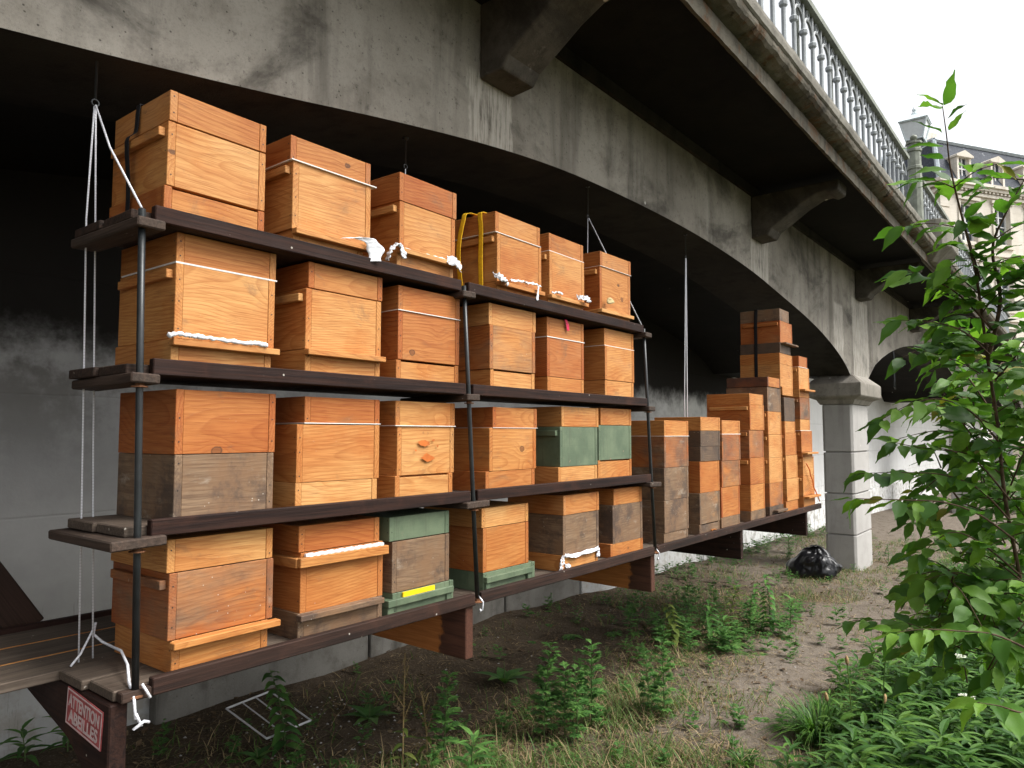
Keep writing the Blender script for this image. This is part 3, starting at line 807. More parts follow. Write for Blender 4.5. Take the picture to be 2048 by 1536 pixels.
for i in range(110): tr.box(0.1 + 0.31 * i, 0.25 + 0.31 * i, -0.25, -0.003, 14.70, 14.81)
for x in (0.0, HW - 0.8):
    for z in [0.2 + 0.9 * i for i in range(16)]: tr.box(x - 0.03, x + 0.7, -0.05, -0.003, z, z + 0.8)
hp('cornice', tr, 'limestone')
for wx in win_x:
    for (za, zb, kd) in rows[1:]:
        f = MB()
        for (a, b, c, d) in ((wx - hw, wx + hw, za, za + 0.09), (wx - hw, wx + hw, zb - 0.09, zb), (wx - hw, wx - hw + 0.08, za + 0.09, zb - 0.09), (wx + hw - 0.08, wx + hw, za + 0.09, zb - 0.09),
                             (wx - 0.05, wx + 0.05, za + 0.09, zb - 0.09)):
            f.box(a, b, 0.20, 0.28, c, d)
        for kk in (1, 2, 3):
            z = za + (zb - za) * kk / 4
            f.box(wx - hw + 0.08, wx - 0.05, 0.21, 0.27, z - 0.025, z + 0.025); f.box(wx + 0.05, wx + hw - 0.08, 0.21, 0.27, z - 0.025, z + 0.025)
        w = hp('window', f, 'white_frame')
        link('pane', MB().box(wx - hw + 0.01, wx + hw - 0.01, 0.29, 0.31, za + 0.01, zb - 0.01).mesh('pane', M['pane']), (0, 0, 0), w, local=True)
        s = MB()
        s.box(wx - hw - 0.16, wx - hw - 0.003, -0.07, -0.003, za - 0.12, zb + 0.12); s.box(wx + hw + 0.003, wx + hw + 0.16, -0.07, -0.003, za - 0.12, zb + 0.12)
        s.box(wx - hw - 0.25, wx + hw + 0.25, -0.14, -0.003, zb + 0.125, zb + 0.30); s.box(wx - hw - 0.2, wx + hw + 0.2, -0.12, -0.003, za - 0.26, za - 0.125)
        link('surround', s.mesh('surround', M['limestone']), (0, 0, 0), w, local=True)
rf = MB()
e0, e1, zt = 0.0, 1.35, 18.1
base = [(e0, e0), (HW - e0, e0), (HW - e0, HD), (e0, HD)]
topp = [(e1, e1), (HW - e1, e1), (HW - e1, HD - e1), (e1, HD - e1)]
rf.add([(x, y, 15.2) for x, y in base] + [(x, y, zt) for x, y in topp], [(0, 1, 5, 4), (1, 2, 6, 5), (2, 3, 7, 6), (3, 0, 4, 7), (4, 5, 6, 7), (3, 2, 1, 0)])
roof = hp('roof', rf, 'slate')
zr = MB()
for a, b in zip(base, topp): zr.tube([(a[0], a[1], 15.22), (b[0], b[1], zt)], 0.13, 6)
for i in range(4):
    a, b = topp[i], topp[(i + 1) % 4]; zr.tube([(*a, zt + 0.05), (*b, zt + 0.05)], 0.16, 6)
zr.add([(x, y, zt + 0.1) for x, y in topp] + [(HW / 2 - 14, HD / 2, zt + 1.2), (HW / 2 + 14, HD / 2, zt + 1.2)], [(0, 1, 5, 4), (1, 2, 5), (2, 3, 4, 5), (3, 0, 4)])
link('ridge_flashing', zr.mesh('ridge_flashing', M['zinc']), (0, 0, 0), roof, local=True)
for wx in win_x:
    d = MB()
    d.box(wx - 0.55, wx - 0.40, 0.10, 1.2, 15.2, 16.75); d.box(wx + 0.40, wx + 0.55, 0.10, 1.2, 15.2, 16.75)
    d.prism([(wx - 0.65, 16.753), (wx + 0.65, 16.753), (wx + 0.65, 16.86), (wx, 17.15), (wx - 0.65, 16.86)], 'y', 0.0, 1.3)
    d.box(wx - 0.397, wx + 0.397, 0.10, 1.2, 15.2, 15.35)
    dm = hp('dormer', d, 'limestone')
    f = MB()
    f.box(wx - 0.397, wx - 0.33, 0.25, 0.32, 15.355, 16.75); f.box(wx + 0.33, wx + 0.397, 0.25, 0.32, 15.355, 16.75); f.box(wx - 0.03, wx + 0.03, 0.25, 0.32, 15.355, 16.75)
    f.box(wx - 0.328, wx - 0.032, 0.25, 0.32, 16.1, 16.16); f.box(wx + 0.032, wx + 0.328, 0.25, 0.32, 16.1, 16.16)
    link('window', f.mesh('window', M['white_frame']), (0, 0, 0), dm, local=True)
    link('pane', MB().box(wx - 0.39, wx + 0.39, 0.34, 0.36, 15.36, 16.74).mesh('pane', M['pane']), (0, 0, 0), dm, local=True)
for x in (4.5, 15, 26):
    link('chimney', MB().box(x, x + 1.6, 5, 6, zt, zt + 2.6).mesh('chimney', M['limestone']), (0, 0, 0), roof, local=True)

# ================================================================== HIVES
# each hive: boxes from the top down: kind, x from, x to, z from, z to, look
HIVES = {
    '1a': [('roof',1.005,1.333,2.59,2.684,'o'),
           ('body',1.003,1.334,2.391,2.588,'p'),
           ('base',0.996,1.333,2.288,2.389,'o')],
    '1b': [('roof',1.428,1.783,2.595,2.685,'r'),
           ('body',1.436,1.781,2.355,2.595,'p'),
           ('base',1.445,1.75,2.288,2.357,'p')],
    '1c': [('roof',1.916,2.253,2.577,2.693,'r'),
           ('body',1.921,2.248,2.387,2.578,'o'),
           ('base',1.907,2.236,2.288,2.383,'p')],
    '1d': [('roof',2.515,2.871,2.584,2.682,'o'),
           ('body',2.53,2.883,2.355,2.587,'p'),
           ('base',2.53,2.865,2.288,2.355,'p')],
    '1e': [('roof',2.953,3.282,2.585,2.679,'o'),
           ('body',2.952,3.285,2.358,2.585,'p'),
           ('base',2.942,3.278,2.288,2.357,'p')],
    '1f': [('roof',3.447,3.792,2.597,2.683,'o'),
           ('body',3.445,3.788,2.352,2.597,'o'),
           ('base',3.421,3.772,2.288,2.349,'p')],
    '2a': [('roof',1.04,1.384,2.164,2.258,'o'),
           ('body',1.038,1.379,1.934,2.162,'p'),
           ('base',1.032,1.371,1.847,1.933,'p')],
    '2b': [('roof',1.499,1.841,2.159,2.252,'o'),
           ('body',1.49,1.836,1.944,2.157,'p'),
           ('base',1.491,1.833,1.847,1.944,'p')],
    '2c': [('roof',1.928,2.279,2.14,2.239,'o'),
           ('body',1.93,2.28,1.944,2.14,'r'),
           ('base',1.924,2.278,1.847,1.943,'o')],
    '2d': [('roof',2.48,2.84,2.148,2.249,'p'),
           ('body',2.484,2.831,1.946,2.149,'b'),
           ('base',2.492,2.83,1.847,1.946,'p')],
    '2e': [('roof',2.946,3.286,2.143,2.245,'o'),
           ('body',2.945,3.284,1.941,2.143,'r'),
           ('base',2.948,3.282,1.847,1.941,'p')],
    '2f': [('roof',3.483,3.824,2.15,2.249,'o'),
           ('body',3.481,3.82,1.955,2.15,'c'),
           ('base',3.484,3.817,1.847,1.955,'p')],
    '3a': [('body',1.046,1.384,1.59,1.784,'r'),
           ('body',1.048,1.381,1.392,1.59,'g')],
    '3b': [('roof',1.504,1.837,1.688,1.781,'r'),
           ('body',1.473,1.835,1.484,1.684,'p'),
           ('base',1.472,1.827,1.392,1.485,'p')],
    '3c': [('roof',1.921,2.264,1.683,1.782,'p'),
           ('body',1.934,2.262,1.487,1.683,'p'),
           ('base',1.92,2.248,1.392,1.488,'p')],
    '3d': [('roof',2.5,2.842,1.679,1.774,'r'),
           ('body',2.476,2.833,1.483,1.679,'o'),
           ('base',2.452,2.824,1.392,1.484,'c')],
    '3e': [('roof',3.053,3.407,1.688,1.793,'p'),
           ('body',3.038,3.394,1.483,1.688,'G'),
           ('base',3.024,3.392,1.392,1.483,'p')],
    '3f': [('roof',3.444,3.794,1.7,1.797,'o'),
           ('body',3.42,3.79,1.505,1.7,'G'),
           ('base',3.408,3.787,1.392,1.505,'o')],
    '4a': [('roof',1.039,1.39,1.246,1.343,'p'),
           ('body',1.047,1.394,1.052,1.245,'b'),
           ('base',1.06,1.377,0.955,1.051,'o')],
    '4b': [('roof',1.494,1.848,1.248,1.338,'o'),
           ('body',1.504,1.868,1.043,1.247,'c'),
           ('base',1.495,1.865,0.955,1.045,'g')],
    '4c': [('roof',1.89,2.225,1.239,1.332,'G'),
           ('body',1.905,2.226,1.043,1.237,'g'),
           ('base',1.906,2.249,0.955,1.043,'G')],
    '4d': [('roof',2.432,2.776,1.235,1.322,'p'),
           ('body',2.443,2.779,1.04,1.234,'c'),
           ('base',2.444,2.827,0.955,1.04,'G')],
    '4e': [('roof',3.054,3.404,1.237,1.338,'o'),
           ('body',3.052,3.402,1.037,1.237,'g'),
           ('base',3.047,3.395,0.955,1.038,'p')],
    '4f': [('roof',3.593,3.917,1.246,1.339,'o'),
           ('body',3.579,3.919,1.03,1.247,'g'),
           ('base',3.554,3.922,0.955,1.033,'o')],
    '5a': [('roof',4.214,4.571,1.637,1.739,'o'),
           ('body',4.21,4.564,1.435,1.637,'b'),
           ('body',4.203,4.556,1.228,1.435,'g'),
           ('body',4.196,4.547,1.025,1.228,'g'),
           ('base',4.192,4.542,0.955,1.025,'l')],
    '5b': [('roof',4.783,5.12,1.674,1.772,'p'),
           ('body',4.779,5.115,1.563,1.674,'k'),
           ('body',4.774,5.109,1.459,1.563,'k'),
           ('body',4.767,5.1,1.239,1.459,'o'),
           ('body',4.749,5.089,1.025,1.239,'l'),
           ('base',4.743,5.081,0.955,1.025,'l')],
    '5c': [('roof',5.166,5.587,1.65,1.754,'o'),
           ('body',5.158,5.577,1.451,1.65,'b'),
           ('body',5.148,5.565,1.258,1.451,'b'),
           ('body',5.137,5.551,1.037,1.258,'r'),
           ('base',5.13,5.542,0.955,1.037,'l')],
    '5d': [('roof',5.709,6.032,1.89,1.978,'o'),
           ('body',5.7,6.033,1.682,1.89,'o'),
           ('body',5.686,6.017,1.46,1.682,'b'),
           ('body',5.684,6.014,1.247,1.459,'o'),
           ('body',5.682,6.01,1.039,1.246,'o'),
           ('base',5.673,6.012,0.955,1.039,'l')],
    '5e': [('body',6.154,6.504,1.845,2.054,'g'),
           ('body',6.152,6.514,1.646,1.845,'o'),
           ('body',6.162,6.511,1.447,1.646,'p'),
           ('body',6.159,6.507,1.233,1.447,'p'),
           ('body',6.157,6.504,1.037,1.233,'b'),
           ('base',6.147,6.506,0.955,1.037,'k')],
    '5f': [('roof',6.509,6.763,2.668,2.778,'g'),
           ('body',6.511,6.852,2.47,2.67,'r'),
           ('base',6.486,6.78,2.374,2.469,'k'),
           ('roof',6.478,6.831,2.275,2.374,'o'),
           ('body',6.48,6.832,2.07,2.276,'p'),
           ('base',6.523,6.819,1.997,2.073,'p'),
           ('body',6.565,6.864,1.766,1.981,'k'),
           ('roof',6.566,6.864,1.659,1.766,'p'),
           ('body',6.567,6.88,1.459,1.659,'c'),
           ('body',6.578,6.905,1.251,1.459,'p'),
           ('body',6.575,6.916,1.053,1.25,'p'),
           ('base',6.563,6.903,0.955,1.053,'o')],
    '5g': [('roof',7.054,7.309,2.29,2.396,'r'),
           ('body',7.04,7.36,2.08,2.29,'p'),
           ('base',7.043,7.345,2.0,2.081,'o'),
           ('body',7.045,7.348,1.791,2.0,'b'),
           ('roof',7.046,7.348,1.683,1.792,'p'),
           ('body',7.063,7.399,1.481,1.683,'o'),
           ('base',7.082,7.403,1.433,1.48,'o'),
           ('body',7.103,7.441,1.254,1.432,'p'),
           ('body',7.086,7.439,1.067,1.254,'p'),
           ('base',7.089,7.458,0.955,1.066,'o')],
}

# ================================================================== THE RACK
LIP = {1: 2.306, 2: 1.865, 3: 1.410, 4: 0.973}
POLES = [(0.945, 0.917), (2.363, 2.268), (3.990, 3.880)]         # x at the foot, x at the top
def pole_x(i, z):
    a, b = POLES[i]; return a + (b - a) * (z - 0.95) / (2.29 - 0.95)
PYP = 2.062
rack = empty('hive_rack', (2.4, 2.3, 0), 'dark brown plank rack of four shelves on black upright poles holding beehives under the arch', 'rack')
for i in range(3):
    mb = MB().tube([(pole_x(i, z), PYP, z) for z in (0.955, 1.4, 1.85, 2.285)], 0.0098, 12)
    p = link('pole', mb.mesh('pole', M['pole'], smooth=False), (0, 0, 0), rack)
    p.data.polygons.foreach_set('use_smooth', [len(f.vertices) == 4 for f in p.data.polygons])
    for z in (0.935, LIP[3] - 0.085, LIP[2] - 0.085):
        link('washer', MB().lathe([(0.022, 0), (0.022, 0.004), (0.012, 0.005), (0.012, 0.012)], 8, (pole_x(i, z), PYP, z)).mesh('washer', M['rust']), (0, 0, 0), p)
def dk(**k): return dict(grey=random.choice((0.0, 0.1, 0.25)), **k)
for row in (1, 2, 3, 4):
    zt = LIP[row]
    if row < 4: spans = [(0.905, 2.272), (2.276, 3.93)]
    else: spans = [(0.885, 2.36), (2.364, 4.60), (4.604, 7.46)]
    ys = [(2.086, 2.268), (2.273, 2.455)] if row < 4 else [(2.086, 2.240), (2.245, 2.405)]
    for x0, x1 in spans:
        for y0, y1 in ys:
            e = random.uniform(-0.018, 0.018)
            grainbox('shelf_plank', x0 + (e if x0 < 1 else 0), x1, y0, y1, zt - 0.046, zt - 0.018, M['dark'], rack, 'x', 0.003, grey=0.75 if row > 2 else 0.2)
    gaps = [pole_x(i, zt - 0.02) for i in range(3)]
    lips = [(gaps[0] + 0.035, gaps[1] - 0.020), (gaps[1] + 0.026, gaps[2] - 0.010)]
    if row == 4: lips = [(0.99, gaps[1] - 0.018), (gaps[1] + 0.02, gaps[2] - 0.014), (gaps[2] + 0.02, 7.48)]
    for a, b in lips:
        o = grainbox('lip_board', a, b, 2.056, 2.084, zt - 0.048, zt, M['dark'], rack, 'x', 0.003, grey=0.0 if row < 4 else 0.06)
    if row < 4:
        for i in range(3):
            px = pole_x(i, zt - 0.06)
            wl, wr, yb = (0.075, 0.075, 2.50) if row == 3 else (0.030, 0.05, 2.465)
            o = grainbox('cross_board', px - wl, px + wr, 2.034, yb, zt - 0.076, zt - 0.048, M['dark'], rack, 'y', 0.004, grey=0.35)
            o.rotation_euler = (random.uniform(-0.02, 0.02), random.uniform(-0.04, 0.04), random.uniform(-0.03, 0.03))
# brackets that carry the bottom shelf
def bracket(px, taper, mat, w=0.048):
    if taper: pr = [(2.072, 0.655), (2.12, 0.665), (2.34, 0.775), (2.70, 0.850), (4.198, 0.87), (4.198, 0.924), (2.072, 0.924)]
    else: pr = [(2.072, 0.705), (3.05, 0.712), (3.06, 0.82), (4.198, 0.83), (4.198, 0.924), (2.072, 0.924)]
    mb = MB().prism([(y - 2.072, z) for y, z in pr], 'x', -w / 2, w / 2)
    o = link('bracket', mb.mesh('bracket', M[mat]), (px, 2.072, 0), rack); bev(o, 0.004)
    o['seed_a'] = random.random(); o['grey'] = 0.0
    return o
for px, tp, mt in ((0.908, True, 'dark'), (2.325, False, 'bracket'), (3.98, False, 'bracket'), (5.42, False, 'dark'), (7.05, False, 'dark')): bracket(px, tp, mt)
grainbox('end_board', 0.905, 0.985, 2.05, 2.085, 0.927, 0.955, M['dark'], rack, 'x', 0.003, grey=0.2)
# walkway of planks behind the bottom shelf
walk = empty('plank_walkway', (0.5, 2.7, 0.92), 'grey brown plank walkway behind the bottom shelf, running out of the picture on the left', 'walkway')
for y0, y1 in ((2.41, 2.595), (2.603, 2.79), (2.798, 2.985)):
    grainbox('walkway_plank', -2.2, 1.9, y0, y1, 0.922, 0.9515, M['dark'], walk, 'x', 0.003, grey=0.95)
for y in (2.599, 2.794):
    grainbox('raw_edge', -2.2, 1.9, y - 0.0025, y + 0.0025, 0.930, 0.9525, M['wood'], walk, 'x', 0, tone=0.35, wear=0.1, soot=0.0)
grainbox('edge_rail', -2.2, 1.7, 2.992, 3.02, 0.93, 0.968, M['dark'], walk, 'x', 0.003, grey=0.0)
for x in (-2.0, -0.9):
    grainbox('walkway_leg', x - 0.03, x + 0.03, 2.93, 2.99, 0.0, 0.92, M['dark'], walk, 'z', 0.003, grey=0.2)
lb = grainbox('leaning_board', -0.1, 0.1, -0.012, 0.012, -0.55, 0.55, M['dark'], None, 'z', 0.003, grey=0.1)
lb.location = (0.70, 3.13, 1.36); lb.rotation_euler = (R(90), R(-33), 0)
tag(lb, 'reddish brown board leaning behind the plank walkway at the far left', 'board')

# bee warning sign on the side of the first bracket
sign = empty('warning_sign', (0.882, 2.225, 0.86), 'red sign reading ATTENTION ABEILLES on the side of the leftmost bracket', 'sign')
sign.rotation_euler = (R(5), 0, 0)
o = link('sign_plate', MB().box(-0.0015, 0.0015, -0.118, 0.118, -0.052, 0.052).mesh('sign_plate', M['sign_red']), (0, 0, 0), sign, local=True)
bd = MB()
for a in ((-0.116, 0.116, 0.046, 0.050), (-0.116, 0.116, -0.050, -0.046), (-0.116, -0.112, -0.046, 0.046), (0.112, 0.116, -0.046, 0.046)): bd.box(-0.0022, -0.0016, a[0], a[1], a[2], a[3])
link('border', bd.mesh('border', M['sign_white']), (0, 0, 0), sign, local=True)
for txt, z, wd in (('ATTENTION', 0.004, 0.205), ('ABEILLES', -0.038, 0.195)):
    cu = bpy.data.curves.new('lettering', 'FONT'); cu.body = txt; cu.size = 0.048; cu.align_x = 'CENTER'; cu.extrude = 0.0003; cu.offset = 0.0012
    cu.materials.append(M['sign_white'])
    tmp = bpy.data.objects.new('lettering_curve', cu); col.objects.link(tmp)
    bpy.context.view_layer.update()
    me = bpy.data.meshes.new_from_object(tmp.evaluated_get(bpy.context.evaluated_depsgraph_get()))
    sx = wd / max(tmp.dimensions.x, 0.01)
    bpy.data.objects.remove(tmp)
    for v in me.vertices: v.co.x *= sx
    t = link('lettering', me, (-0.0022, 0, z), sign, (R(90), 0, R(-90)), local=True)
    t['label'] = 'white word ' + txt

# ================================================================== BUILDING THE HIVES
LOOK = {'o': (0.52, 0.12), 'p': (0.24, 0.10), 'r': (0.84, 0.12), 'c': (0.65, 0.42), 'b': (0.70, 0.62), 'g': (0.6, 0.97), 'l': (0.3, 0.85), 'k': (0.6, 1.0)}
FRONT, BACK, TH = 2.10, 2.46, 0.024
def look_props(m, rnd):
    if m == 'G': return {}
    tone, wear = LOOK[m]
    return dict(tone=max(0, min(1, tone + rnd.uniform(-0.15, 0.15))), wear=max(0, min(1, wear + rnd.uniform(-0.04, 0.06))), soot=0.6 if m == 'k' else 0.0)
def hive_box(root, kind, x0, x1, z0, z1, m, rnd, slot=False, dy=0.0, nails=True):
    name = {'roof': 'roof_box', 'body': 'hive_body', 'base': 'hive_base'}[kind]
    mat = M['green'] if m == 'G' else M['wood']
    pr = look_props(m, rnd)
    if 'tone' in pr: pr['tone'] = min(1, pr['tone'] + 0.12)
    y0, y1 = FRONT + dy, BACK + dy
    z1 -= 0.0012
    c = Vector(((x0 + x1) / 2, (y0 + y1) / 2, (z0 + z1) / 2))
    hx, hy, hz = (x1 - x0) / 2, (y1 - y0) / 2, (z1 - z0) / 2
    mb = MB()
    mb.box(-hx, -hx + TH, -hy, hy, -hz, hz); mb.box(hx - TH, hx, -hy, hy, -hz, hz)
    mb.box(-hx + TH + 0.0005, hx - TH - 0.0005, hy - TH, hy - 0.001, -hz, hz)
    mb.box(-hx + TH + 0.0005, hx - TH - 0.0005, -hy + TH + 0.001, hy - TH - 0.001, hz - 0.014, hz - 0.002)
    if nails:
        mb.cur = 1
        k = 3 if hz > 0.07 else 2
        for i in range(k):
            z = -hz + 2 * hz * (i + 0.5) / k + rnd.uniform(-0.012, 0.012)
            for (cx, cy, ax) in ((-hx, -hy + 0.012 + rnd.uniform(-.002, .002), 'x'), (-hx + 0.012, -hy, 'y'), (hx - 0.012, -hy, 'y')):
                if rnd.random() < 0.3: continue
                r = 0.0026
                ring = []
                for q in range(6):
                    a = q * math.pi / 3
                    ring.append((cx - 0.0006, cy + r * math.cos(a), z + r * math.sin(a)) if ax == 'x' else (cx + r * math.cos(a), cy - 0.0006, z + r * math.sin(a)))
                mb.add(ring, [tuple(range(6))])
        mb.cur = 0
    o = link(name, mb.mesh(name, [mat, M['nail']], recalc=False), c, root); bev(o, 0.0016)
    o['seed_a'] = rnd.random(); o['seed_b'] = rnd.random()
    for k, v in pr.items(): o[k] = v
    p2 = dict(pr)
    if 'tone' in p2: p2['tone'] = max(0, min(1, p2['tone'] + rnd.uniform(-0.28, 0.0)))
    f = grainbox('front_panel', x0 + TH + 0.0006, x1 - TH - 0.0006, y0 + 0.0014, y0 + TH, z0 + 0.0004, z1 - (0.007 if slot else 0.0004), mat, o, 'x', 0.0012, **p2)
    return o
def bar(name, root, x0, x1, y0, y1, z0, z1, m, rnd, grain):
    return grainbox(name, x0, x1, y0, y1, z0, z1, M['green'] if m == 'G' else M['wood'], root, grain, 0.002, **look_props(m, rnd))

HL = {
 '1a': 'beehive with black strap over its side, leftmost on the top shelf',
 '1b': 'beehive with white strip curling off its front bar, second on the top shelf',
 '1c': 'beehive with white rag tied along the whole front bar, third on the top shelf',
 '1d': 'beehive with yellow strap down its side, on the top shelf by the middle pole',
 '1e': 'beehive between the yellow strapped hive and the beige rag hive, top shelf',
 '1f': 'beehive with beige rag on its front bar, rightmost on the top shelf',
 '2a': 'beehive with rolled white cloth on its front bar, leftmost on the second shelf',
 '2b': 'beehive with bare front bar right of the rolled cloth hive, second shelf',
 '2c': 'red brown bodied beehive left of the middle pole, second shelf',
 '2d': 'beehive with brownish weathered body right of the middle pole, second shelf',
 '2e': 'beehive with pink tape on its roof box, second shelf',
 '2f': 'orange beehive beside the right pole, between pink taped hive and shelf end',
 '3a': 'orange box on a grey weathered box, leftmost beehive of the third shelf',
 '3b': 'pale beehive with thick grained reddish roof box, second on the third shelf',
 '3c': 'pale beehive with two orange smears on its front, third shelf',
 '3d': 'orange beehive just right of the middle pole, third shelf',
 '3e': 'beehive with water streaked green body, the left green one on the third shelf',
 '3f': 'beehive with clean green painted body at the right end of the third shelf',
 '4a': 'large brownish beehive with orange front bar, leftmost on the bottom shelf',
 '4b': 'beehive with white lace strip under its roof box and grey landing bar, bottom shelf',
 '4c': 'grey bodied beehive with green roof box, green base and yellow entrance strip, bottom shelf',
 '4d': 'orange beehive on a green base beside the middle pole, bottom shelf',
 '4e': 'grey bodied beehive with white cloth hung on its base, bottom shelf',
 '4f': 'grey beehive with dark stained orange roof, at the right pole, bottom shelf',
 '5a': 'mostly grey beehive stack just outside the rack, nearest the right pole',
 '5b': 'beehive stack with two blackened boxes under a pale roof box, outside the rack',
 '5c': 'beehive stack with whole orange body low down, third right of the rack',
 '5d': 'beehive stack with two deep orange boxes on top, fourth right of the rack',
 '5e': 'beehive stack with dark stained orange lid on a grey box, outside the rack',
 '5f': 'tallest beehive stack, with black strap and grey roof box, near the pier',
 '5g': 'last beehive stack, beside the stone pier, with several landing bars',
}
SIDE = {'1a', '1b', '1c', '1d', '1e', '1f', '2a', '2b', '4a', '3e'}
FBAR = {'1b': 'p', '1c': 'p', '1d': 'o', '1e': 'p', '1f': 'p', '2a': 'p', '2b': 'p', '4a': 'o', '4b': 'l'}
SHEET = {'1b': 0.004, '1d': 0.003, '1e': 0.003, '1f': 0.002, '2a': 0.005, '2c': 0.003, '2e': 0.004, '2f': 0.003, '3b': 0.003, '3c': 0.003, '3d': 0.002, '5a': 0.003, '5c': 0.004, '5g': 0.004}
hives = {}
for key, boxes in HIVES.items():
    rnd = random.Random('hive' + key)
    xa = sum(b[1] for b in boxes) / len(boxes); xb_ = sum(b[2] for b in boxes) / len(boxes)
    root = empty('beehive', ((xa + xb_) / 2, (FRONT + BACK) / 2, boxes[-1][3]), HL[key], 'beehive',
                 'beehives on the rack' if key[0] in '1234' else 'beehive stacks right of the rack')
    hives[key] = root
    dy0 = rnd.uniform(-0.006, 0.012)
    for i, (kind, x0, x1, z0, z1, m) in enumerate(boxes):
        if key[0] == '5' and x1 - x0 > 0.36: x1 = x0 + 0.352
        slot = kind == 'base' and key in ('2c', '2d', '3f', '3c', '1a', '5b')
        dy = dy0 + rnd.uniform(-0.003, 0.003)
        o = hive_box(root, kind, x0, x1, z0, z1, m, rnd, slot, dy)
        if kind == 'body' and (key in SIDE or (key[0] == '5' and key in ('5e', '5f', '5g', '5d') and i in (1, 2, 3, 5, 7, 8, 9))):
            mm = 'G' if m == 'G' else ('p' if m in 'po' else m)
            ln = (FRONT + 0.015, BACK - 0.03)
            bar('side_cleat', root, x0 - 0.021, x0 - 0.0005, ln[0] + dy, ln[1] + dy, z1 - 0.047, z1 - 0.020, mm, rnd, 'y')
            if key != '3e' or True: bar('side_cleat', root, x1 + 0.0005, x1 + 0.021, ln[0] + 0.02 + dy, ln[1] + dy, z1 - 0.052, z1 - 0.025, mm, rnd, 'y')
        if kind == 'base' and key in FBAR:
            bar('front_bar', root, x0 - 0.008, x0 + 0.345 + rnd.uniform(0, 0.012), FRONT - 0.030 + dy, FRONT - 0.0006 + dy, z1 - 0.022, z1 - 0.002, FBAR[key], rnd, 'x')
        if key == '5g' and kind == 'base':
            bar('front_bar', root, x0 + 0.01, x1 + 0.03, FRONT - 0.05 + dy, FRONT - 0.0006 + dy, z1 - 0.022, z1 - 0.004, 'p', rnd, 'x')
        if key == '5f' and (i in (2,)):
            bar('front_bar', root, x0 + 0.02, x1 + 0.08, FRONT - 0.05 + dy, FRONT - 0.0006 + dy, z1 - 0.016, z1 - 0.002, 'l', rnd, 'x')
        if kind == 'roof' and key in SHEET or (key == '3a' and False):
            t = SHEET[key]
            e = 0.0025 if key != '1b' else 0.012
            mb = MB().box(x0 - 0.002, x1 + (0.003 if key != '1b' else 0.02), FRONT + dy - e, BACK, z0 - t * 0.5, z0 + t * 0.5)
            link('cover_sheet', mb.mesh('cover_sheet', M['sheet']), (0, 0, 0), root)
    if key == '4b':
        x0, x1 = boxes[1][1], boxes[1][2]
        bar('rim_bar', root, x0 - 0.02, x1 + 0.005, FRONT - 0.024, FRONT - 0.004, 1.200, 1.232, 'o', rnd, 'x')
        bar('rim_bar', root, x0 - 0.024, x0 - 0.0006, FRONT - 0.003, BACK, 1.198, 1.230, 'o', rnd, 'y')
    if key in ('4c', '4d'):
        b = boxes[-1]; x0, x1 = b[1], b[2]
        xs0, xs1 = (1.872, 2.236) if key == '4c' else (2.445, 2.79)
        bar('landing_board', root, xs0, xs1, FRONT - 0.020, FRONT + 0.10, 0.996, 1.022, 'G', rnd, 'x')
        for q in (xs0 + 0.004, xs1 - 0.034): bar('landing_foot', root, q, q + 0.03, FRONT - 0.012, FRONT + 0.10, 0.9555, 0.9955, 'G', rnd, 'y')
    if key == '4c':
        link('entrance_strip', MB().box(1.955, 2.130, FRONT - 0.012, FRONT + 0.02, 1.0225, 1.040).mesh('entrance_strip', M['yellow']), (0, 0, 0), root)
    if key == '5e':
        o = hive_box(root, 'roof', 6.15, 6.49, 2.056, 2.14, 'r', rnd); o['soot'] = 0.9; o.name = 'stained_lid'
    if key == '5f':
        bar('front_bar', root, 6.17 + 0.05, 6.48, FRONT - 0.04, FRONT - 0.001, 0.985, 1.005, 'k', rnd, 'x')
    if key == '3c':
        sm = MB()
        for (cx, cz, a, b_) in ((2.075, 1.612, 0.030, 0.014), (2.10, 1.555, 0.034, 0.014), (2.13, 1.625, 0.008, 0.004), (2.03, 1.585, 0.006, 0.004), (2.155, 1.60, 0.006, 0.004)):
            ring = [(cx + a * (1 + 0.35 * rnd.uniform(-1, 1)) * math.cos(q * math.pi / 7), FRONT - 0.0012 + 0.012, cz + b_ * (1 + 0.4 * rnd.uniform(-1, 1)) * math.sin(q * math.pi / 7)) for q in range(14)]
            sm.add(ring, [tuple(range(14))])
        o = link('propolis_smear', sm.mesh('propolis_smear', flat('propolis', (0.50, 0.13, 0.02), 0.4, 0.4)), (0, -0.0125, 0), root)
        o.location = Vector((0, 0, 0)) - WP[root] + Vector((0, dy0 - 0.0145, 0))
    root.rotation_euler = (0, 0, R(rnd.uniform(-1.1, 1.1)) if key[0] in '1234' else R(rnd.uniform(-0.6, 0.6)))

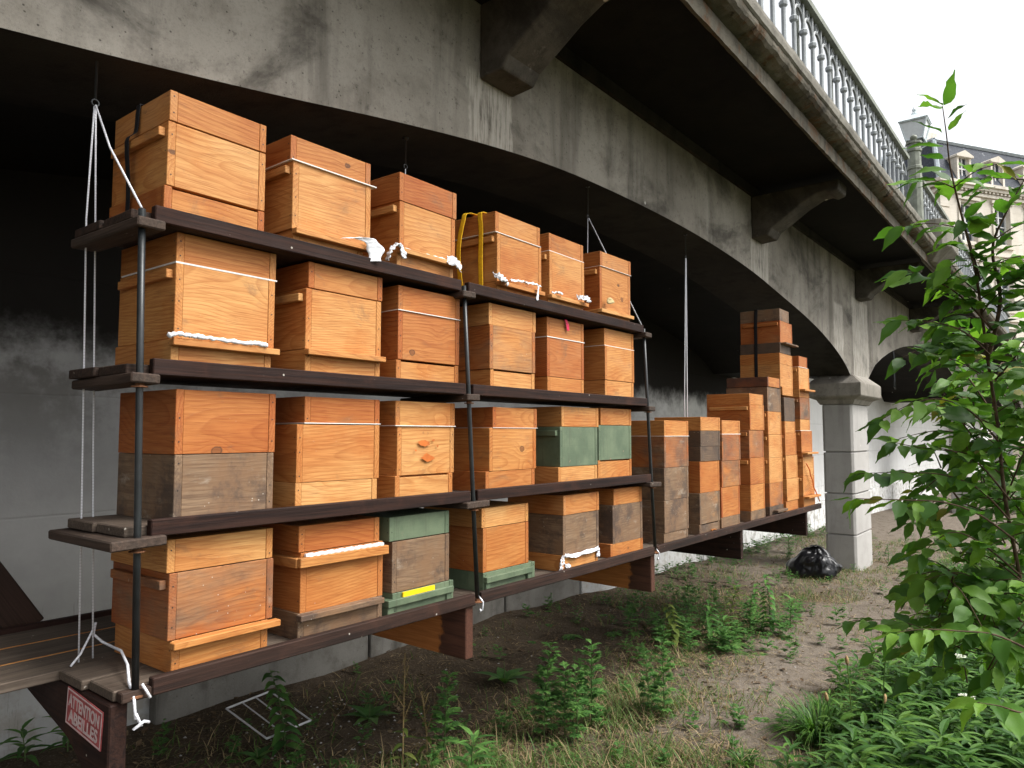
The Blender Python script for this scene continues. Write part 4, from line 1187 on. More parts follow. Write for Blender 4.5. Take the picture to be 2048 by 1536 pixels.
# ================================================================== CLOTH, STRAPS, TAPE
def ribbon(name, pts, width, mat, label, cat, folds=0.0, thick=0.0012, wdir=(0, 1, 0), seed=0, group=None, n=10):
    rnd = random.Random(seed)
    P = [Vector(p) for p in pts]; out = []
    for i in range(len(P) - 1):
        for k in range(n if i < len(P) - 2 else n + 1):
            t = k / n
            p0, p1, p2, p3 = P[max(i - 1, 0)], P[i], P[i + 1], P[min(i + 2, len(P) - 1)]
            out.append(0.5 * ((2 * p1) + (p2 - p0) * t + (2 * p0 - 5 * p1 + 4 * p2 - p3) * t * t + (3 * p1 - p0 - 3 * p2 + p3) * t ** 3))
    wd = Vector(wdir).normalized(); cols = 6; vs = []
    ph = [rnd.uniform(0, 6.28) for _ in range(6)]
    for i, p in enumerate(out):
        d = (out[min(i + 1, len(out) - 1)] - out[max(i - 1, 0)]).normalized()
        nrm = d.cross(wd); nrm = nrm.normalized() if nrm.length > 1e-4 else Vector((0, 0, 1))
        w = width * (1 + 0.18 * math.sin(i * 0.45 + ph[0]) * (folds > 0))
        for c in range(cols + 1):
            u = c / cols - 0.5
            f = folds * (math.sin(u * 9 + i * 0.35 + ph[1]) + 0.6 * math.sin(u * 17 - i * 0.8 + ph[2]) + 0.5 * math.sin(i * 1.3 + ph[3]))
            vs.append(p + wd * (u * w) + nrm * f)
    fs = []
    for i in range(len(out) - 1):
        for c in range(cols):
            a = i * (cols + 1) + c; fs.append((a, a + 1, a + cols + 2, a + cols + 1))
    o = link(name, MB().add(vs, fs).mesh(name, mat, smooth=True))
    s = o.modifiers.new('solid', 'SOLIDIFY'); s.thickness = thick; s.offset = 0
    return tag(o, label, cat, group)
fy = FRONT
ribbon('cloth_strip', [(1.665, fy - 0.020, 2.366), (1.705, fy - 0.032, 2.374), (1.745, fy - 0.046, 2.364), (1.765, fy - 0.052, 2.330), (1.755, fy - 0.048, 2.292)], 0.058, M['cloth'],
       'white cloth strip curling down from the front bar of the second hive, top shelf', 'cloth', 0.0008, wdir=(0.75, -0.35, 0.12), seed=4)
def rag(name, parts, label, seed):
    mb = MB()
    for k, (pts, w, wd, folds) in enumerate(parts):
        o = ribbon('tmp', pts, w, M['cloth'], None, None, folds, wdir=wd, seed=seed + k)
        me = o.data
        off = len(mb.v)
        mb.v += [tuple(v.co) for v in me.vertices]
        for p in me.polygons: mb.f.append(tuple(i + off for i in p.vertices)); mb.mi.append(0)
        WP.pop(o, None); bpy.data.objects.remove(o)
    o = link(name, mb.mesh(name, M['cloth'], smooth=True))
    s = o.modifiers.new('solid', 'SOLIDIFY'); s.thickness = 0.0015; s.offset = 0
    return tag(o, label, 'rag')
b = fy - 0.034
rag('rag', [([(1.838, b, 2.315), (1.842, b - 0.01, 2.352), (1.875, b - 0.008, 2.380), (1.905, b - 0.004, 2.386)], 0.030, (0.3, 1, 0.1), 0.004),
            ([(1.885, b, 2.388), (1.905, b - 0.012, 2.37), (1.912, b - 0.010, 2.335)], 0.026, (1, 0.3, 0), 0.004),
            ([(1.90, b + 0.012, 2.386), (2.0, b + 0.010, 2.379), (2.10, b + 0.012, 2.382), (2.18, b + 0.006, 2.379)], 0.016, (0, 1, 0.6), 0.0025),
            ([(2.17, b + 0.004, 2.382), (2.205, b - 0.012, 2.376), (2.235, b - 0.016, 2.352)], 0.042, (0.4, 0.3, 1), 0.005)],
    'white rag knotted at both ends of a front bar, third hive on the top shelf', 20)
rag('rag', [([(2.485, b + 0.01, 2.372), (2.50, b - 0.015, 2.362), (2.53, b - 0.02, 2.352), (2.56, b - 0.008, 2.345)], 0.034, (0.1, 0.5, 1), 0.006),
            ([(2.62, b + 0.02, 2.372), (2.70, b + 0.012, 2.377), (2.735, b + 0.005, 2.374)], 0.014, (0, 1, 0.5), 0.004),
            ([(2.735, b + 0.01, 2.378), (2.775, b, 2.378), (2.825, b - 0.004, 2.372)], 0.016, (0.2, 1, 0.6), 0.003),
            ([(2.805, b - 0.006, 2.376), (2.795, b - 0.012, 2.335), (2.785, b - 0.012, 2.296)], 0.016, (1, 0.2, 0), 0.002)],
    'white rag in three knots on the front bar of the yellow strapped hive', 40)
rag('rag', [([(2.955, b + 0.015, 2.362), (2.985, b, 2.368), (3.02, b, 2.366)], 0.016, (0, 1, 0.5), 0.004)],
    'tiny white rag at the left end of the bar, fifth hive of the top shelf', 60)
rag('rag', [([(3.19, b + 0.02, 2.374), (3.225, b - 0.006, 2.374), (3.262, b - 0.012, 2.366)], 0.034, (0.1, 0.5, 1), 0.006)],
    'white rag folded at the right end of the bar, fifth hive of the top shelf', 61)
bg_ = MB()
bg_.add([(3.455, b - 0.004, 2.372), (3.50, b - 0.022, 2.385), (3.535, b - 0.012, 2.395), (3.52, b + 0.012, 2.432), (3.47, b + 0.010, 2.408), (3.495, b - 0.016, 2.418)], [(0, 1, 5, 4), (1, 2, 3, 5), (4, 5, 3)])
o = link('beige_rag', bg_.mesh('beige_rag', M['beige'], smooth=True)); sb = o.modifiers.new('sub', 'SUBSURF'); sb.levels = 2; sb.render_levels = 2
s = o.modifiers.new('solid', 'SOLIDIFY'); s.thickness = 0.004
tag(o, 'beige rag folded on the front bar of the rightmost hive on the top shelf', 'rag')
# rolled cloth on bar of 2a: a lumpy roll
def roll(pts, r0, seed):
    rnd = random.Random(seed); out = []; rs = []
    P = [Vector(p) for p in pts]
    for i in range(len(P) - 1):
        for k in range(9):
            t = k / 9; out.append(P[i].lerp(P[i + 1], t) + Vector((0, rnd.uniform(-.0015, .0015), rnd.uniform(-.0012, .002))))
            rs.append(r0 * rnd.uniform(0.65, 1.35))
    rs[0] *= 0.5; rs[-1] *= 0.4
    return out, rs
pts, rs = roll([(1.008, fy - 0.026, 1.935), (1.035, fy - 0.024, 1.944), (1.075, fy - 0.022, 1.942), (1.105, fy - 0.020, 1.943), (1.16, fy - 0.018, 1.940), (1.27, fy - 0.018, 1.938), (1.30, fy - 0.018, 1.942), (1.345, fy - 0.018, 1.936)], 0.0068, 5)
o = link('rolled_cloth', MB().tube(pts, rs, 9).mesh('rolled_cloth', M['cloth'], smooth=True))
tag(o, 'long white cloth rolled along the front bar of the leftmost hive, second shelf', 'cloth')
rag('draped_cloth', [([(3.045, fy - 0.004, 0.965), (3.048, fy - 0.006, 1.0), (3.056, fy - 0.006, 1.028), (3.075, fy - 0.012, 1.036)], 0.030, (1, -0.05, 0.0), 0.003),
            ([(3.07, fy - 0.012, 1.036), (3.14, fy - 0.016, 1.027), (3.24, fy - 0.015, 1.030), (3.34, fy - 0.014, 1.032), (3.39, fy - 0.010, 1.034)], 0.020, (0, 0.5, 1), 0.005),
            ([(3.378, fy - 0.010, 1.036), (3.386, fy - 0.012, 1.015), (3.384, fy - 0.010, 0.992)], 0.028, (1, 0, 0), 0.003),
            ([(3.07, fy - 0.010, 0.985), (3.095, fy - 0.014, 0.978), (3.115, fy - 0.010, 0.972)], 0.024, (0, 0.2, 1), 0.004)],
    'white cloth draped over the pale base of a grey bodied hive, bottom shelf', 80)
lc = MB()
for i in range(24):
    x = 1.512 + 0.346 * i / 24
    lc.box(x, x + 0.0155, fy - 0.010, fy + 0.001, 1.2335 - 0.002 * (i % 2), 1.2425 + 0.0015 * math.sin(i * 2.1))
o = link('lace_strip', lc.mesh('lace_strip', M['cloth'])); tag(o, 'white lace strip under the roof box of the second hive on the bottom shelf', 'cloth')
tp = ribbon('pink_tape', [(3.100, fy - 0.001, 2.246), (3.112, fy - 0.003, 2.222), (3.120, fy - 0.002, 2.190)], 0.024, M['pink'], 'pink tape hanging on the roof box of a hive, second shelf', 'tape', 0.0006, 0.0006, wdir=(1, 0, 0.05), seed=9)
# straps
def strap(name, pts, w, mat, label, wdir, cat='strap'):
    return ribbon(name, pts, w, mat, label, cat, 0.0, 0.0022, wdir=wdir, seed=3, n=4)
strap('black_strap', [(1.20, 2.30, 2.687), (1.02, 2.30, 2.688), (1.0, 2.298, 2.675), (0.995, 2.30, 2.60), (0.975, 2.306, 2.575), (0.975, 2.312, 2.54), (0.985, 2.315, 2.42), (0.985, 2.318, 2.30)], 0.026, M['strap_black'],
      'black webbing strap over the side of the leftmost hive on the top shelf', (0, 1, 0))
strap('yellow_strap', [(2.70, 2.18, 2.686), (2.52, 2.175, 2.688), (2.502, 2.175, 2.665), (2.503, 2.17, 2.60), (2.498, 2.168, 2.45), (2.500, 2.165, 2.30)], 0.026, M['strap_yellow'],
      'yellow webbing strap down the side of a hive on the top shelf', (0, 1, 0))
strap('yellow_strap', [(2.70, 2.235, 2.689), (2.49, 2.235, 2.690), (2.455, 2.24, 2.64), (2.435, 2.25, 2.50), (2.450, 2.25, 2.36), (2.47, 2.25, 2.30)], 0.026, M['strap_yellow'],
      'slack yellow strap end bowed away from the yellow strapped hive', (0, 1, 0.1))
strap('black_strap', [(6.72, 2.31, 2.782), (6.51, 2.31, 2.784), (6.503, 2.31, 2.765), (6.484, 2.31, 2.64), (6.48, 2.31, 2.45), (6.474, 2.31, 2.28), (6.474, 2.31, 2.16)], 0.030, M['strap_black'],
      'black strap down the side of the tallest hive stack', (0, 1, 0))
cd = MB().tube([(7.14, fy - 0.012, 1.37), (7.21, fy - 0.02, 1.31), (7.23, fy - 0.02, 1.26), (7.30, fy - 0.02, 1.20), (7.31, fy - 0.025, 1.14), (7.36, fy - 0.03, 1.09), (7.37, fy - 0.06, 1.00)], 0.006, 6)
o = link('orange_cord', cd.mesh('orange_cord', M['orange_cord'], smooth=True)); tag(o, 'orange elastic cord with hook on the last hive stack beside the pier', 'cord')
ch = MB()
for (x, z) in ((4.93, 0.975), (4.95, 0.972)):
    ch.box(x - 0.03, x + 0.03, 2.088, 2.097, z - 0.008, z + 0.004)
o = link('wood_offcut', ch.mesh('wood_offcut', M['wood'])); o['tone'] = 0.5; o['wear'] = 0.0; o['soot'] = 0.0; o['seed_a'] = 0.3; o['seed_b'] = 0.6
tag(o, 'small orange wood offcut lying at the foot of the second stack right of the rack', 'offcut')

# ================================================================== CABLES
def cable(pts, label, r=0.0028, group='steel cables hung from the arch'):
    o = link('steel_cable', MB().tube(pts, r, 6).mesh('steel_cable', M['cable'], smooth=True))
    return tag(o, label, 'cable', group)
def hook(x, y, z, label, ze):
    mb = MB().lathe([(0.014, 0.02), (0.014, 0.004), (0.004, 0.002), (0.004, ze + 0.012 - z)], 8, (x, y, z))
    mb.tube([(x + 0.011 * math.cos(a), y, ze + 0.011 * math.sin(a)) for a in [2 * math.pi * k / 10 for k in range(11)]], 0.003, 5, cap=False)
    o = link('eye_bolt', mb.mesh('eye_bolt', M['pole'], smooth=True)); return tag(o, label, 'eye bolt', 'eye bolts in the arch')
hook(0.92, 2.42, 2.835, 'eye bolt in the arch above the left end of the rack, at far left', 2.70)
hook(2.33, 2.50, 3.06, 'eye bolt in the arch above the third hive of the top shelf', 2.93)
hook(3.83, 2.42, 3.22, 'eye bolt in the arch above the rightmost hive of the top shelf', 3.03)
hook(5.27, 2.42, 3.225, 'eye bolt in the arch above the stacks right of the rack', 3.05)
cable([(0.918, 2.42, 2.69), (0.908, 2.42, 2.32), (0.925, 2.42, 1.6), (0.938, 2.42, 0.96)], 'left of the paired steel cables beside the left end of the rack')
cable([(0.922, 2.42, 2.69), (0.945, 2.445, 2.30), (0.965, 2.445, 1.6), (0.982, 2.43, 0.96)], 'right of the paired steel cables beside the left end of the rack')
cable([(0.92, 2.415, 2.69), (0.905, 2.26, 2.51), (0.917, 2.066, 2.29)], 'slanting steel cable from the arch to the top of the left pole', 0.0035)
cable([(2.33, 2.50, 2.92), (2.33, 2.50, 2.28)], 'steel cable behind the third hive of the top shelf')
cable([(3.83, 2.42, 3.02), (3.84, 2.44, 2.28)], 'upright steel cable behind the rightmost hive of the top shelf')
cable([(3.832, 2.415, 3.02), (3.88, 2.066, 2.29)], 'slanting steel cable from the arch to the top of the right pole', 0.0035)
cable([(5.265, 2.42, 3.04), (5.31, 2.47, 1.9), (5.33, 2.48, 0.96)], 'left of the paired steel cables behind the stacks right of the rack', 0.004)
cable([(5.275, 2.42, 3.04), (5.36, 2.47, 1.9), (5.38, 2.48, 0.96)], 'right of the paired steel cables behind the stacks right of the rack', 0.004)
kn = MB()
kn.tube([(0.905, 2.39, 0.962), (0.938, 2.41, 0.985), (0.975, 2.432, 1.035), (0.99, 2.44, 1.06)], 0.0035, 6)
kn.tube([(0.99, 2.44, 1.065), (0.985, 2.44, 1.03), (1.005, 2.42, 1.005), (1.01, 2.36, 1.0), (1.0, 2.28, 1.005), (0.975, 2.18, 0.99), (0.945, 2.10, 0.965), (0.935, 2.045, 0.935), (0.934, 2.03, 0.885)], 0.0042, 6)
kn.tube([(0.955, 2.045, 0.97), (0.968, 2.04, 0.945), (0.975, 2.036, 0.930)], 0.004, 6)
kn.tube([(0.934, 2.03, 0.90), (0.945, 2.02, 0.868), (0.925, 2.02, 0.865), (0.95, 2.015, 0.880), (0.965, 2.02, 0.872)], 0.0045, 6)
o = link('bent_cable', kn.mesh('bent_cable', M['cable'], smooth=True)); tag(o, 'loose bent steel cable end across the left end of the bottom shelf', 'cable')
for i, (px, lab) in enumerate(((pole_x(1, 0.92), 'shackle of bright wire at the foot of the middle pole'), (pole_x(2, 0.92), 'shackle of bright wire at the foot of the right pole'))):
    mb = MB().tube([(px, PYP - 0.005, 0.96), (px + 0.012, PYP - 0.02, 0.935), (px + 0.006, PYP - 0.024, 0.905), (px - 0.008, PYP - 0.018, 0.898), (px - 0.004, PYP - 0.02, 0.91)], 0.0045, 6)
    o = link('wire_shackle', mb.mesh('wire_shackle', M['steel'], smooth=True)); tag(o, lab, 'shackle', 'wire shackles at the pole feet')
# hanging wire and conduits beyond the pier
o = link('hanging_wire', MB().tube([(13.1, 2.42, 3.22), (13.1, 2.40, 2.9), (13.08, 2.40, 2.5), (13.12, 2.40, 2.38), (13.05, 2.4, 2.42)], 0.014, 5).mesh('hanging_wire', M['pole'])); tag(o, 'short black wire hanging in the second arch', 'wire')
for dz, lab in ((0.0, 'lower of two black pipes along the farther arch face'), (0.10, 'upper of two black pipes along the farther arch face')):
    pp = [(17.7, 2.30, 3.46 + dz), (18.1, 2.30, 3.40 + dz), (19.0, 2.30, 3.38 + dz), (32.0, 2.30, 3.38 + dz)]
    o = link('pipe', MB().tube(pp, 0.03, 8).mesh('pipe', M['pole'], smooth=True)); tag(o, lab, 'pipe', 'pipes on the farther arch')

# ================================================================== ON THE GROUND
def bin_bag():
    from mathutils import noise
    bm = bmesh.new(); bmesh.ops.create_icosphere(bm, subdivisions=6, radius=1.0)
    for v in bm.verts:
        p = v.co.copy()
        z = (p.z + 1) / 2
        a = math.atan2(p.y, p.x)
        prof = 0.30 * math.sqrt(max(0.0, 1 - (p.z) ** 2)) * (1.12 - 0.50 * z)
        fold = 1 + 0.07 * math.sin(5 * a + 4 * z) * z + 0.05 * math.sin(9 * a - 3 * z + 1) * z
        q = Vector((math.cos(a) * prof * fold * 0.85, math.sin(a) * prof * fold * 1.05, 0.0))
        q.z = 0.36 * z ** 1.15
        n1 = noise.noise(p * 1.6 + Vector((3, 1, 0)))
        n2 = abs(noise.noise(Vector((p.x * 3.2, p.y * 3.2, p.z * 1.8)) + Vector((1, 5, 2))))
        n3 = abs(noise.noise(p * 7.0))
        q += p * (0.05 * n1 - 0.030 * n2 - 0.005 * n3 + 0.015)
        q.x += 0.06 * z; q.y -= 0.05 * z
        if q.z < 0.01: q.z = 0.01 + (q.z - 0.01) * 0.2
        v.co = q
    me = bpy.data.meshes.new('bin_bag'); bm.to_mesh(me); bm.free(); me.materials.append(M['bag'])
    me.polygons.foreach_set('use_smooth', [True] * len(me.polygons))
    o = link('bin_bag', me, (9.27, 2.70, gz(9.27, 2.70) - 0.02))
    tag(o, 'full black plastic bin bag slumped on the ground against the stone pier', 'bin bag')
    k = MB()
    rnd = random.Random(2)
    for i in range(9):
        a = i * 0.7; k.leaf((0.06, -0.05, 0.36), (math.cos(a), math.sin(a), 0.9), (0, 0, 1), 0.08, 0.05, 0.5, 3)
    o2 = link('knot', k.mesh('knot', M['bag']), (0, 0, 0), o, local=True)
bin_bag()
# white wire rack lying on the ground
rk = MB()
A, B_, Cc, D_ = Vector((2.24, 3.80, 0.13)), Vector((2.53, 3.80, 0.15)), Vector((2.48, 3.36, 0.10)), Vector((2.21, 3.36, 0.09))
rk_loc = Vector((2.36, 3.58, 0.0))
def seg(a, b, r=0.004): rk.tube([a - rk_loc, b - rk_loc], r, 5)
seg(A, B_, 0.006); seg(D_, Cc, 0.006); seg(A, D_, 0.005)
for t in (0.33, 0.62): seg(A.lerp(B_, t), D_.lerp(Cc, t))
seg(B_.lerp(A, 0.05), Cc, 0.005)
o = link('wire_rack', rk.mesh('wire_rack', M['wire']), rk_loc); tag(o, 'white wire rack lying on the dark soil under the bottom shelf', 'wire rack')

# ---- plants
def rv(rnd, a): return Vector((rnd.uniform(-a, a), rnd.uniform(-a, a), rnd.uniform(-a, a)))
def lobed_leaf(mb, base, d, L, rnd, lobes=3):
    """deeply cut leaf: a midrib lobe and pairs of side lobes"""
    d = Vector(d).normalized(); up = Vector((0, 0, 1)); side = d.cross(up)
    if side.length < 1e-3: side = Vector((1, 0, 0))
    side.normalize()
    mb.leaf(base, d, up, L, L * 0.34, 0.35, 4, 0.2)
    for k in range(lobes):
        t = 0.22 + 0.22 * k
        p = Vector(base) + d * (L * t) - Vector((0, 0, 0.35 * L * t * t))
        for s in (-1, 1):
            mb.leaf(p, d * 0.75 + side * s * 0.8 + rv(rnd, 0.1), up, L * (0.58 - 0.1 * k), L * 0.25, 0.3, 3, 0.2)
def weed_mesh(h, seed, kind):
    rnd = random.Random(seed)
    lf, st, sd = MB(), MB(), MB()
    lean = Vector((rnd.uniform(-0.10, 0.10), rnd.uniform(-0.10, 0.10), 0))
    def at(t): return Vector((0, 0, h * t)) + lean * h * t * t * 2
    nst = 7
    st.tube([at(i / nst) for i in range(nst + 1)], [0.0045 * (1 - 0.6 * i / nst) for i in range(nst + 1)], 5)
    if kind == 'mugwort':
        n = max(9, int(h * 56)); a = rnd.random() * 6
        for i in range(n):
            t = 0.12 + 0.88 * i / n
            a += 2.4 + rnd.uniform(-0.3, 0.3)
            L = (0.105 + 0.04 * rnd.random()) * (1.0 - 0.55 * t) * (0.7 if t < 0.3 else 1.0) * (h / 0.5) ** 0.4
            d = Vector((math.cos(a), math.sin(a), 0.35 + 0.6 * t))
            lobed_leaf(lf, at(t), d, L, rnd)
            if i % 3 == 0 and t > 0.25 and t < 0.85:          # side shoot
                q = at(t) + d.normalized() * 0.03
                for k in range(3):
                    lobed_leaf(lf, q + Vector((0, 0, 0.012 * k)), d + rv(rnd, 0.6), L * 0.6, rnd, 2)
    elif kind == 'nettle':
        n = int(h * 44); a = 0.4
        for i in range(n):
            t = 0.10 + 0.9 * i / n; a += math.pi / 2 + rnd.uniform(-0.2, 0.2)
            L = 0.10 * (1 - 0.5 * t) + 0.015
            for s in (0, math.pi):
                lf.leaf(at(t), (math.cos(a + s), math.sin(a + s), 0.15), (0, 0, 1), L, L * 0.55, 0.5, 4, 0.2, 0.35)
    elif kind == 'lance':
        n = int(h * 95); a = 0
        for i in range(n):
            t = 0.15 + 0.85 * i / n; a += 2.4
            L = 0.125 * (1 - 0.35 * abs(t - 0.5)) * (0.8 + 0.4 * rnd.random())
            lf.leaf(at(t), (math.cos(a), math.sin(a), 0.25 + 0.5 * t), (0, 0, 1), L, L * 0.24, 0.45, 4, 0.25)
    elif kind == 'seedstalk':
        for i in range(9):
            t = 0.05 + 0.4 * i / 9; a = i * 2.4
            L = 0.10 * (1 - 0.8 * t)
            lf.leaf(at(t), (math.cos(a), math.sin(a), 0.3), (0, 0, 1), L, L * 0.34, 0.5, 4, 0.15)
        tips = [(at(0.45), at(1.0))]
        for k in range(4):
            t = 0.42 + 0.12 * k; a = k * 2.2
            tips.append((at(t), at(t) + Vector((math.cos(a) * 0.05, math.sin(a) * 0.05, 0.10 * (1.3 - t)))))
        for p, q in tips:
            st.tube([p, q], 0.002, 4)
            n = int((q - p).length / 0.0035)
            for i in range(n):
                c = p.lerp(q, i / max(1, n)); a = rnd.random() * 6.28; r = 0.009 * (1 - 0.5 * i / n)
                sd.leaf(c, (math.cos(a), math.sin(a), 0.4), (0, 0, 1), r + 0.007, 0.009, 0.2, 2)
    elif kind == 'dock':
        for i in range(9):
            a = i * 2.4; L = h * (0.8 + 0.5 * rnd.random())
            lf.leaf((0, 0, 0.01), (math.cos(a), math.sin(a), 0.9 + rnd.uniform(-0.3, 0.3)), (0, 0, 1), L, L * 0.42, 0.55, 5, 0.18)
    return lf, st, sd
def plant(name, x, y, h, seed, kind, label, cat, leafm='weed', stemm='stem', group=None):
    lf, st, sd = weed_mesh(h, seed, kind)
    root = empty(name, (x, y, gz(x, y) - 0.008), label, cat, group)
    link('stem', st.mesh('stem', M[stemm], recalc=False), (0, 0, 0), root, local=True)
    o = link('foliage', lf.mesh('foliage', M[leafm], recalc=False), (0, 0, 0), root, local=True, kind='stuff')
    if sd.f: link('seed_head', sd.mesh('seed_head', M['seed'], recalc=False), (0, 0, 0), root, local=True, kind='stuff')
    return root
G1 = 'leafy weeds growing under the shelf'
plant('nettle', 2.28, 3.30, 0.43, 1, 'nettle', 'dark green nettle growing beside the white wire rack', 'nettle')
plant('seeding_weed', 2.56, 2.72, 0.52, 2, 'seedstalk', 'tall yellowish seed stalk weed at the front, left of the fine leaved mugwort', 'weed', 'weed_pale', 'stem_dry')
plant('seeding_weed', 2.70, 2.69, 0.36, 3, 'seedstalk', 'shorter yellowish seed stalk weed between the tall stalk and the mugwort', 'weed', 'weed_pale', 'stem_dry')
plant('mugwort', 2.73, 2.60, 0.48, 4, 'mugwort', 'fine leaved dark mugwort right of the yellowish seed stalks', 'weed')
for i, (x, y, h, lab) in enumerate(((3.27, 2.37, 0.54, 'tall bright green mugwort, leftmost of the central clump below the shelf'), (3.38, 2.31, 0.43, 'short mugwort in the middle of the central clump, behind'),
        (3.56, 2.25, 0.51, 'tall bright green mugwort, rightmost of the central clump below the shelf'), (3.34, 2.20, 0.41, 'short mugwort at the front of the central clump'),
        (3.88, 1.96, 0.45, 'lone mugwort on the dry grass right of the central clump'), (3.93, 2.08, 0.35, 'small mugwort just behind the lone mugwort'))):
    plant('mugwort', x, y, h, 30 + i, 'mugwort', lab, 'weed', group=G1)
G2 = 'weeds crowded below the right end of the rack'
GL = ['fine leaved weed in the middle of the crowd, tall and upright', 'broad leaved weed at the left front of the crowd below the rack end', 'yellowish narrow leaved weed in the middle of the crowd below the rack end',
      'fine leaved weed at the front of the crowd below the rack end', 'tallest broad leaved weed at the right front of the crowd', 'small narrow leaved weed at the right end of the crowd, nearest the path',
      'fine leaved weed at the back right of the crowd, towards the bin bag', 'yellowish broad leaved weed at the left of the crowd below the right bracket', 'narrow leaved weed at the back of the crowd against the wall',
      'fine leaved weed at the back left of the crowd, deep in shade', 'broad leaved weed just behind the tallest weed of the crowd', 'smallest narrow leaved weed at the left front of the crowd', 'fine leaved weed at the back of the crowd below the far bracket']
for i, (x, y, h) in enumerate(((5.8, 2.68, .42), (5.69, 2.46, .34), (6.17, 2.48, .34), (6.04, 2.26, .33), (6.22, 2.15, .50), (6.49, 2.07, .26), (6.6, 2.8, .32), (5.32, 2.59, .35), (5.86, 3.14, .39), (5.35, 3.0, .36), (6.35, 2.35, .38), (5.5, 2.25, .25), (6.0, 2.9, .3))):
    plant('mugwort', x, y, h, 60 + i, ('mugwort', 'nettle', 'lance')[i % 3], GL[i], 'weed', 'weed_pale' if i in (2, 7) else 'weed', group=G2)
plant('weed', 11.25, 2.22, 0.25, 80, 'mugwort', 'small pale weed at the foot of the stone pier, on its path side', 'weed')
plant('weed', 11.15, 3.55, 0.32, 81, 'lance', 'weed by the wall behind the bin bag', 'weed')
plant('weed', 1.36, 4.08, 0.17, 82, 'lance', 'small dark weed at the foot of the wall, far left corner', 'weed')
plant('weed', 1.54, 4.06, 0.17, 83, 'lance', 'small dark weed at the foot of the wall, just left of the first bracket', 'weed')
for i, (x, y, h, lab) in enumerate(((2.85, 3.31, .13, 'broad leaved dock standing behind the seed stalks'), (2.12, 3.30, .08, 'small yellowed dock beside the white wire rack'), (3.87, 3.13, .17, 'broad leaved dock in the shade below the middle bracket'))):
    plant('dock', x, y, h, 90 + i, 'dock', lab, 'weed', 'weed')
plant('trailing_weed', 2.40, 2.14, 0.35, 95, 'lance', 'thin weed growing up beside the orange middle bracket', 'weed')
for i, (x, y, h, lean, lab) in enumerate(((4.0, 0.98, 0.48, -0.02, 'plantain flower stalk, short one left of the tallest stalk'), (3.76, 0.80, 0.68, 0.05, 'tallest plantain flower stalk in the lower right greenery'),
                             (4.02, 0.86, 0.30, 0.03, 'low plantain stalk at the foot of the tallest one'), (3.95, 1.06, 0.30, -0.03, 'low plantain stalk in front of the grass tuft'))):
    root = empty('plantain', (x, y, gz(x, y)), lab, 'plantain', 'plantain stalks at lower right')
    pts = [(lean * t * t, -lean * 0.6 * t * t, h * t) for t in (0, .25, .5, .75, 1)]
    link('stem', MB().tube(pts, 0.0028, 5).mesh('stem', M['grass']), (0, 0, 0), root, local=True)
    e = Vector(pts[-1]); d = (e - Vector(pts[-2])).normalized()
    hd = MB().tube([e - d * 0.005, e + d * 0.008, e + d * 0.028, e + d * 0.042], [0.004, 0.009, 0.0085, 0.003], 8)
    link('flower_head', hd.mesh('flower_head', M['plantain'], smooth=True), (0, 0, 0), root, local=True)
for i, (x, y, h, lab) in enumerate(((4.67, 0.58, 0.40, 'white yarrow head nearest the dark hollow under the bush'), (4.16, 0.49, 0.36, 'white yarrow head lowest in the greenery at the right'), (4.79, 0.43, 0.38, 'white yarrow head beside the hanging bush leaves'), (5.0, 0.42, 0.36, 'small white yarrow head deepest under the bush'))):
    root = empty('yarrow', (x, y, gz(x, y)), lab, 'flower', 'white yarrow heads at lower right')
    link('stem', MB().tube([(0, 0, 0), (0.01, 0, h * 0.5), (0, 0.01, h)], 0.002, 5).mesh('stem', M['stem']), (0, 0, 0), root, local=True)
    rnd = random.Random(i); fl = MB()
    for k in range(46):
        a = rnd.random() * 6.28; r = 0.034 * math.sqrt(rnd.random())
        c = Vector((r * math.cos(a), 0.01 + r * math.sin(a), h + 0.006 - r * r * 6 + rnd.uniform(-.003, .003)))
        for q in range(3):
            b_ = a + q * 2.1; fl.leaf(c, (math.cos(b_), math.sin(b_), 0.6), (0, 0, 1), 0.008, 0.007, 0.1, 2)
    link('flower_head', fl.mesh('flower_head', M['flower'], recalc=False), (0, 0, 0), root, local=True)

# ---- grass tufts
def blade(mb, p, d, L, w, droop, seg=4):
    p = Vector(p); d = Vector(d).normalized(); side = d.cross(Vector((0, 0, 1)))
    if side.length < 1e-3: side = Vector((1, 0, 0))
    side.normalize(); h = Vector((d.x, d.y, 0))
    vs = []; fs = []
    for i in range(seg + 1):
        t = i / seg
        c = p + d * (L * t) + h * (droop * L * t * t * 0.6) - Vector((0, 0, droop * L * t * t * 0.8))
        ww = w * 0.5 * (1 - t ** 1.6)
        vs += [c - side * ww, c + side * ww]
    for i in range(seg): fs.append((2 * i, 2 * i + 1, 2 * i + 3, 2 * i + 2))
    mb.add(vs, fs)
def tuft(x, y, h, r, n, seed, label):
    rnd = random.Random(seed); mb = MB()
    for i in range(n):
        a = rnd.random() * 6.28; q = r * 0.35 * math.sqrt(rnd.random())
        s = rnd.uniform(0.25, 1.0)
        blade(mb, (q * math.cos(a), q * math.sin(a), 0), (math.cos(a) * s * 0.8, math.sin(a) * s * 0.8, 1), h * rnd.uniform(0.8, 1.35), rnd.uniform(0.007, 0.012), rnd.uniform(0.45, 1.1), 6)
    o = link('grass_tuft', mb.mesh('grass_tuft', M['cover'], recalc=False), (x, y, gz(x, y) - 0.005))
    tag(o, label, 'grass', 'grass tufts')
tuft(4.16, 1.19, 0.30, 0.22, 300, 1, 'large dark green grass tuft left of the plantain stalks')
tuft(3.62, 1.40, 0.13, 0.07, 90, 2, 'small bright grass tuft beside the path at the bottom edge')
tuft(4.55, 1.28, 0.16, 0.09, 90, 3, 'low grass tuft behind the large one, at the path edge')

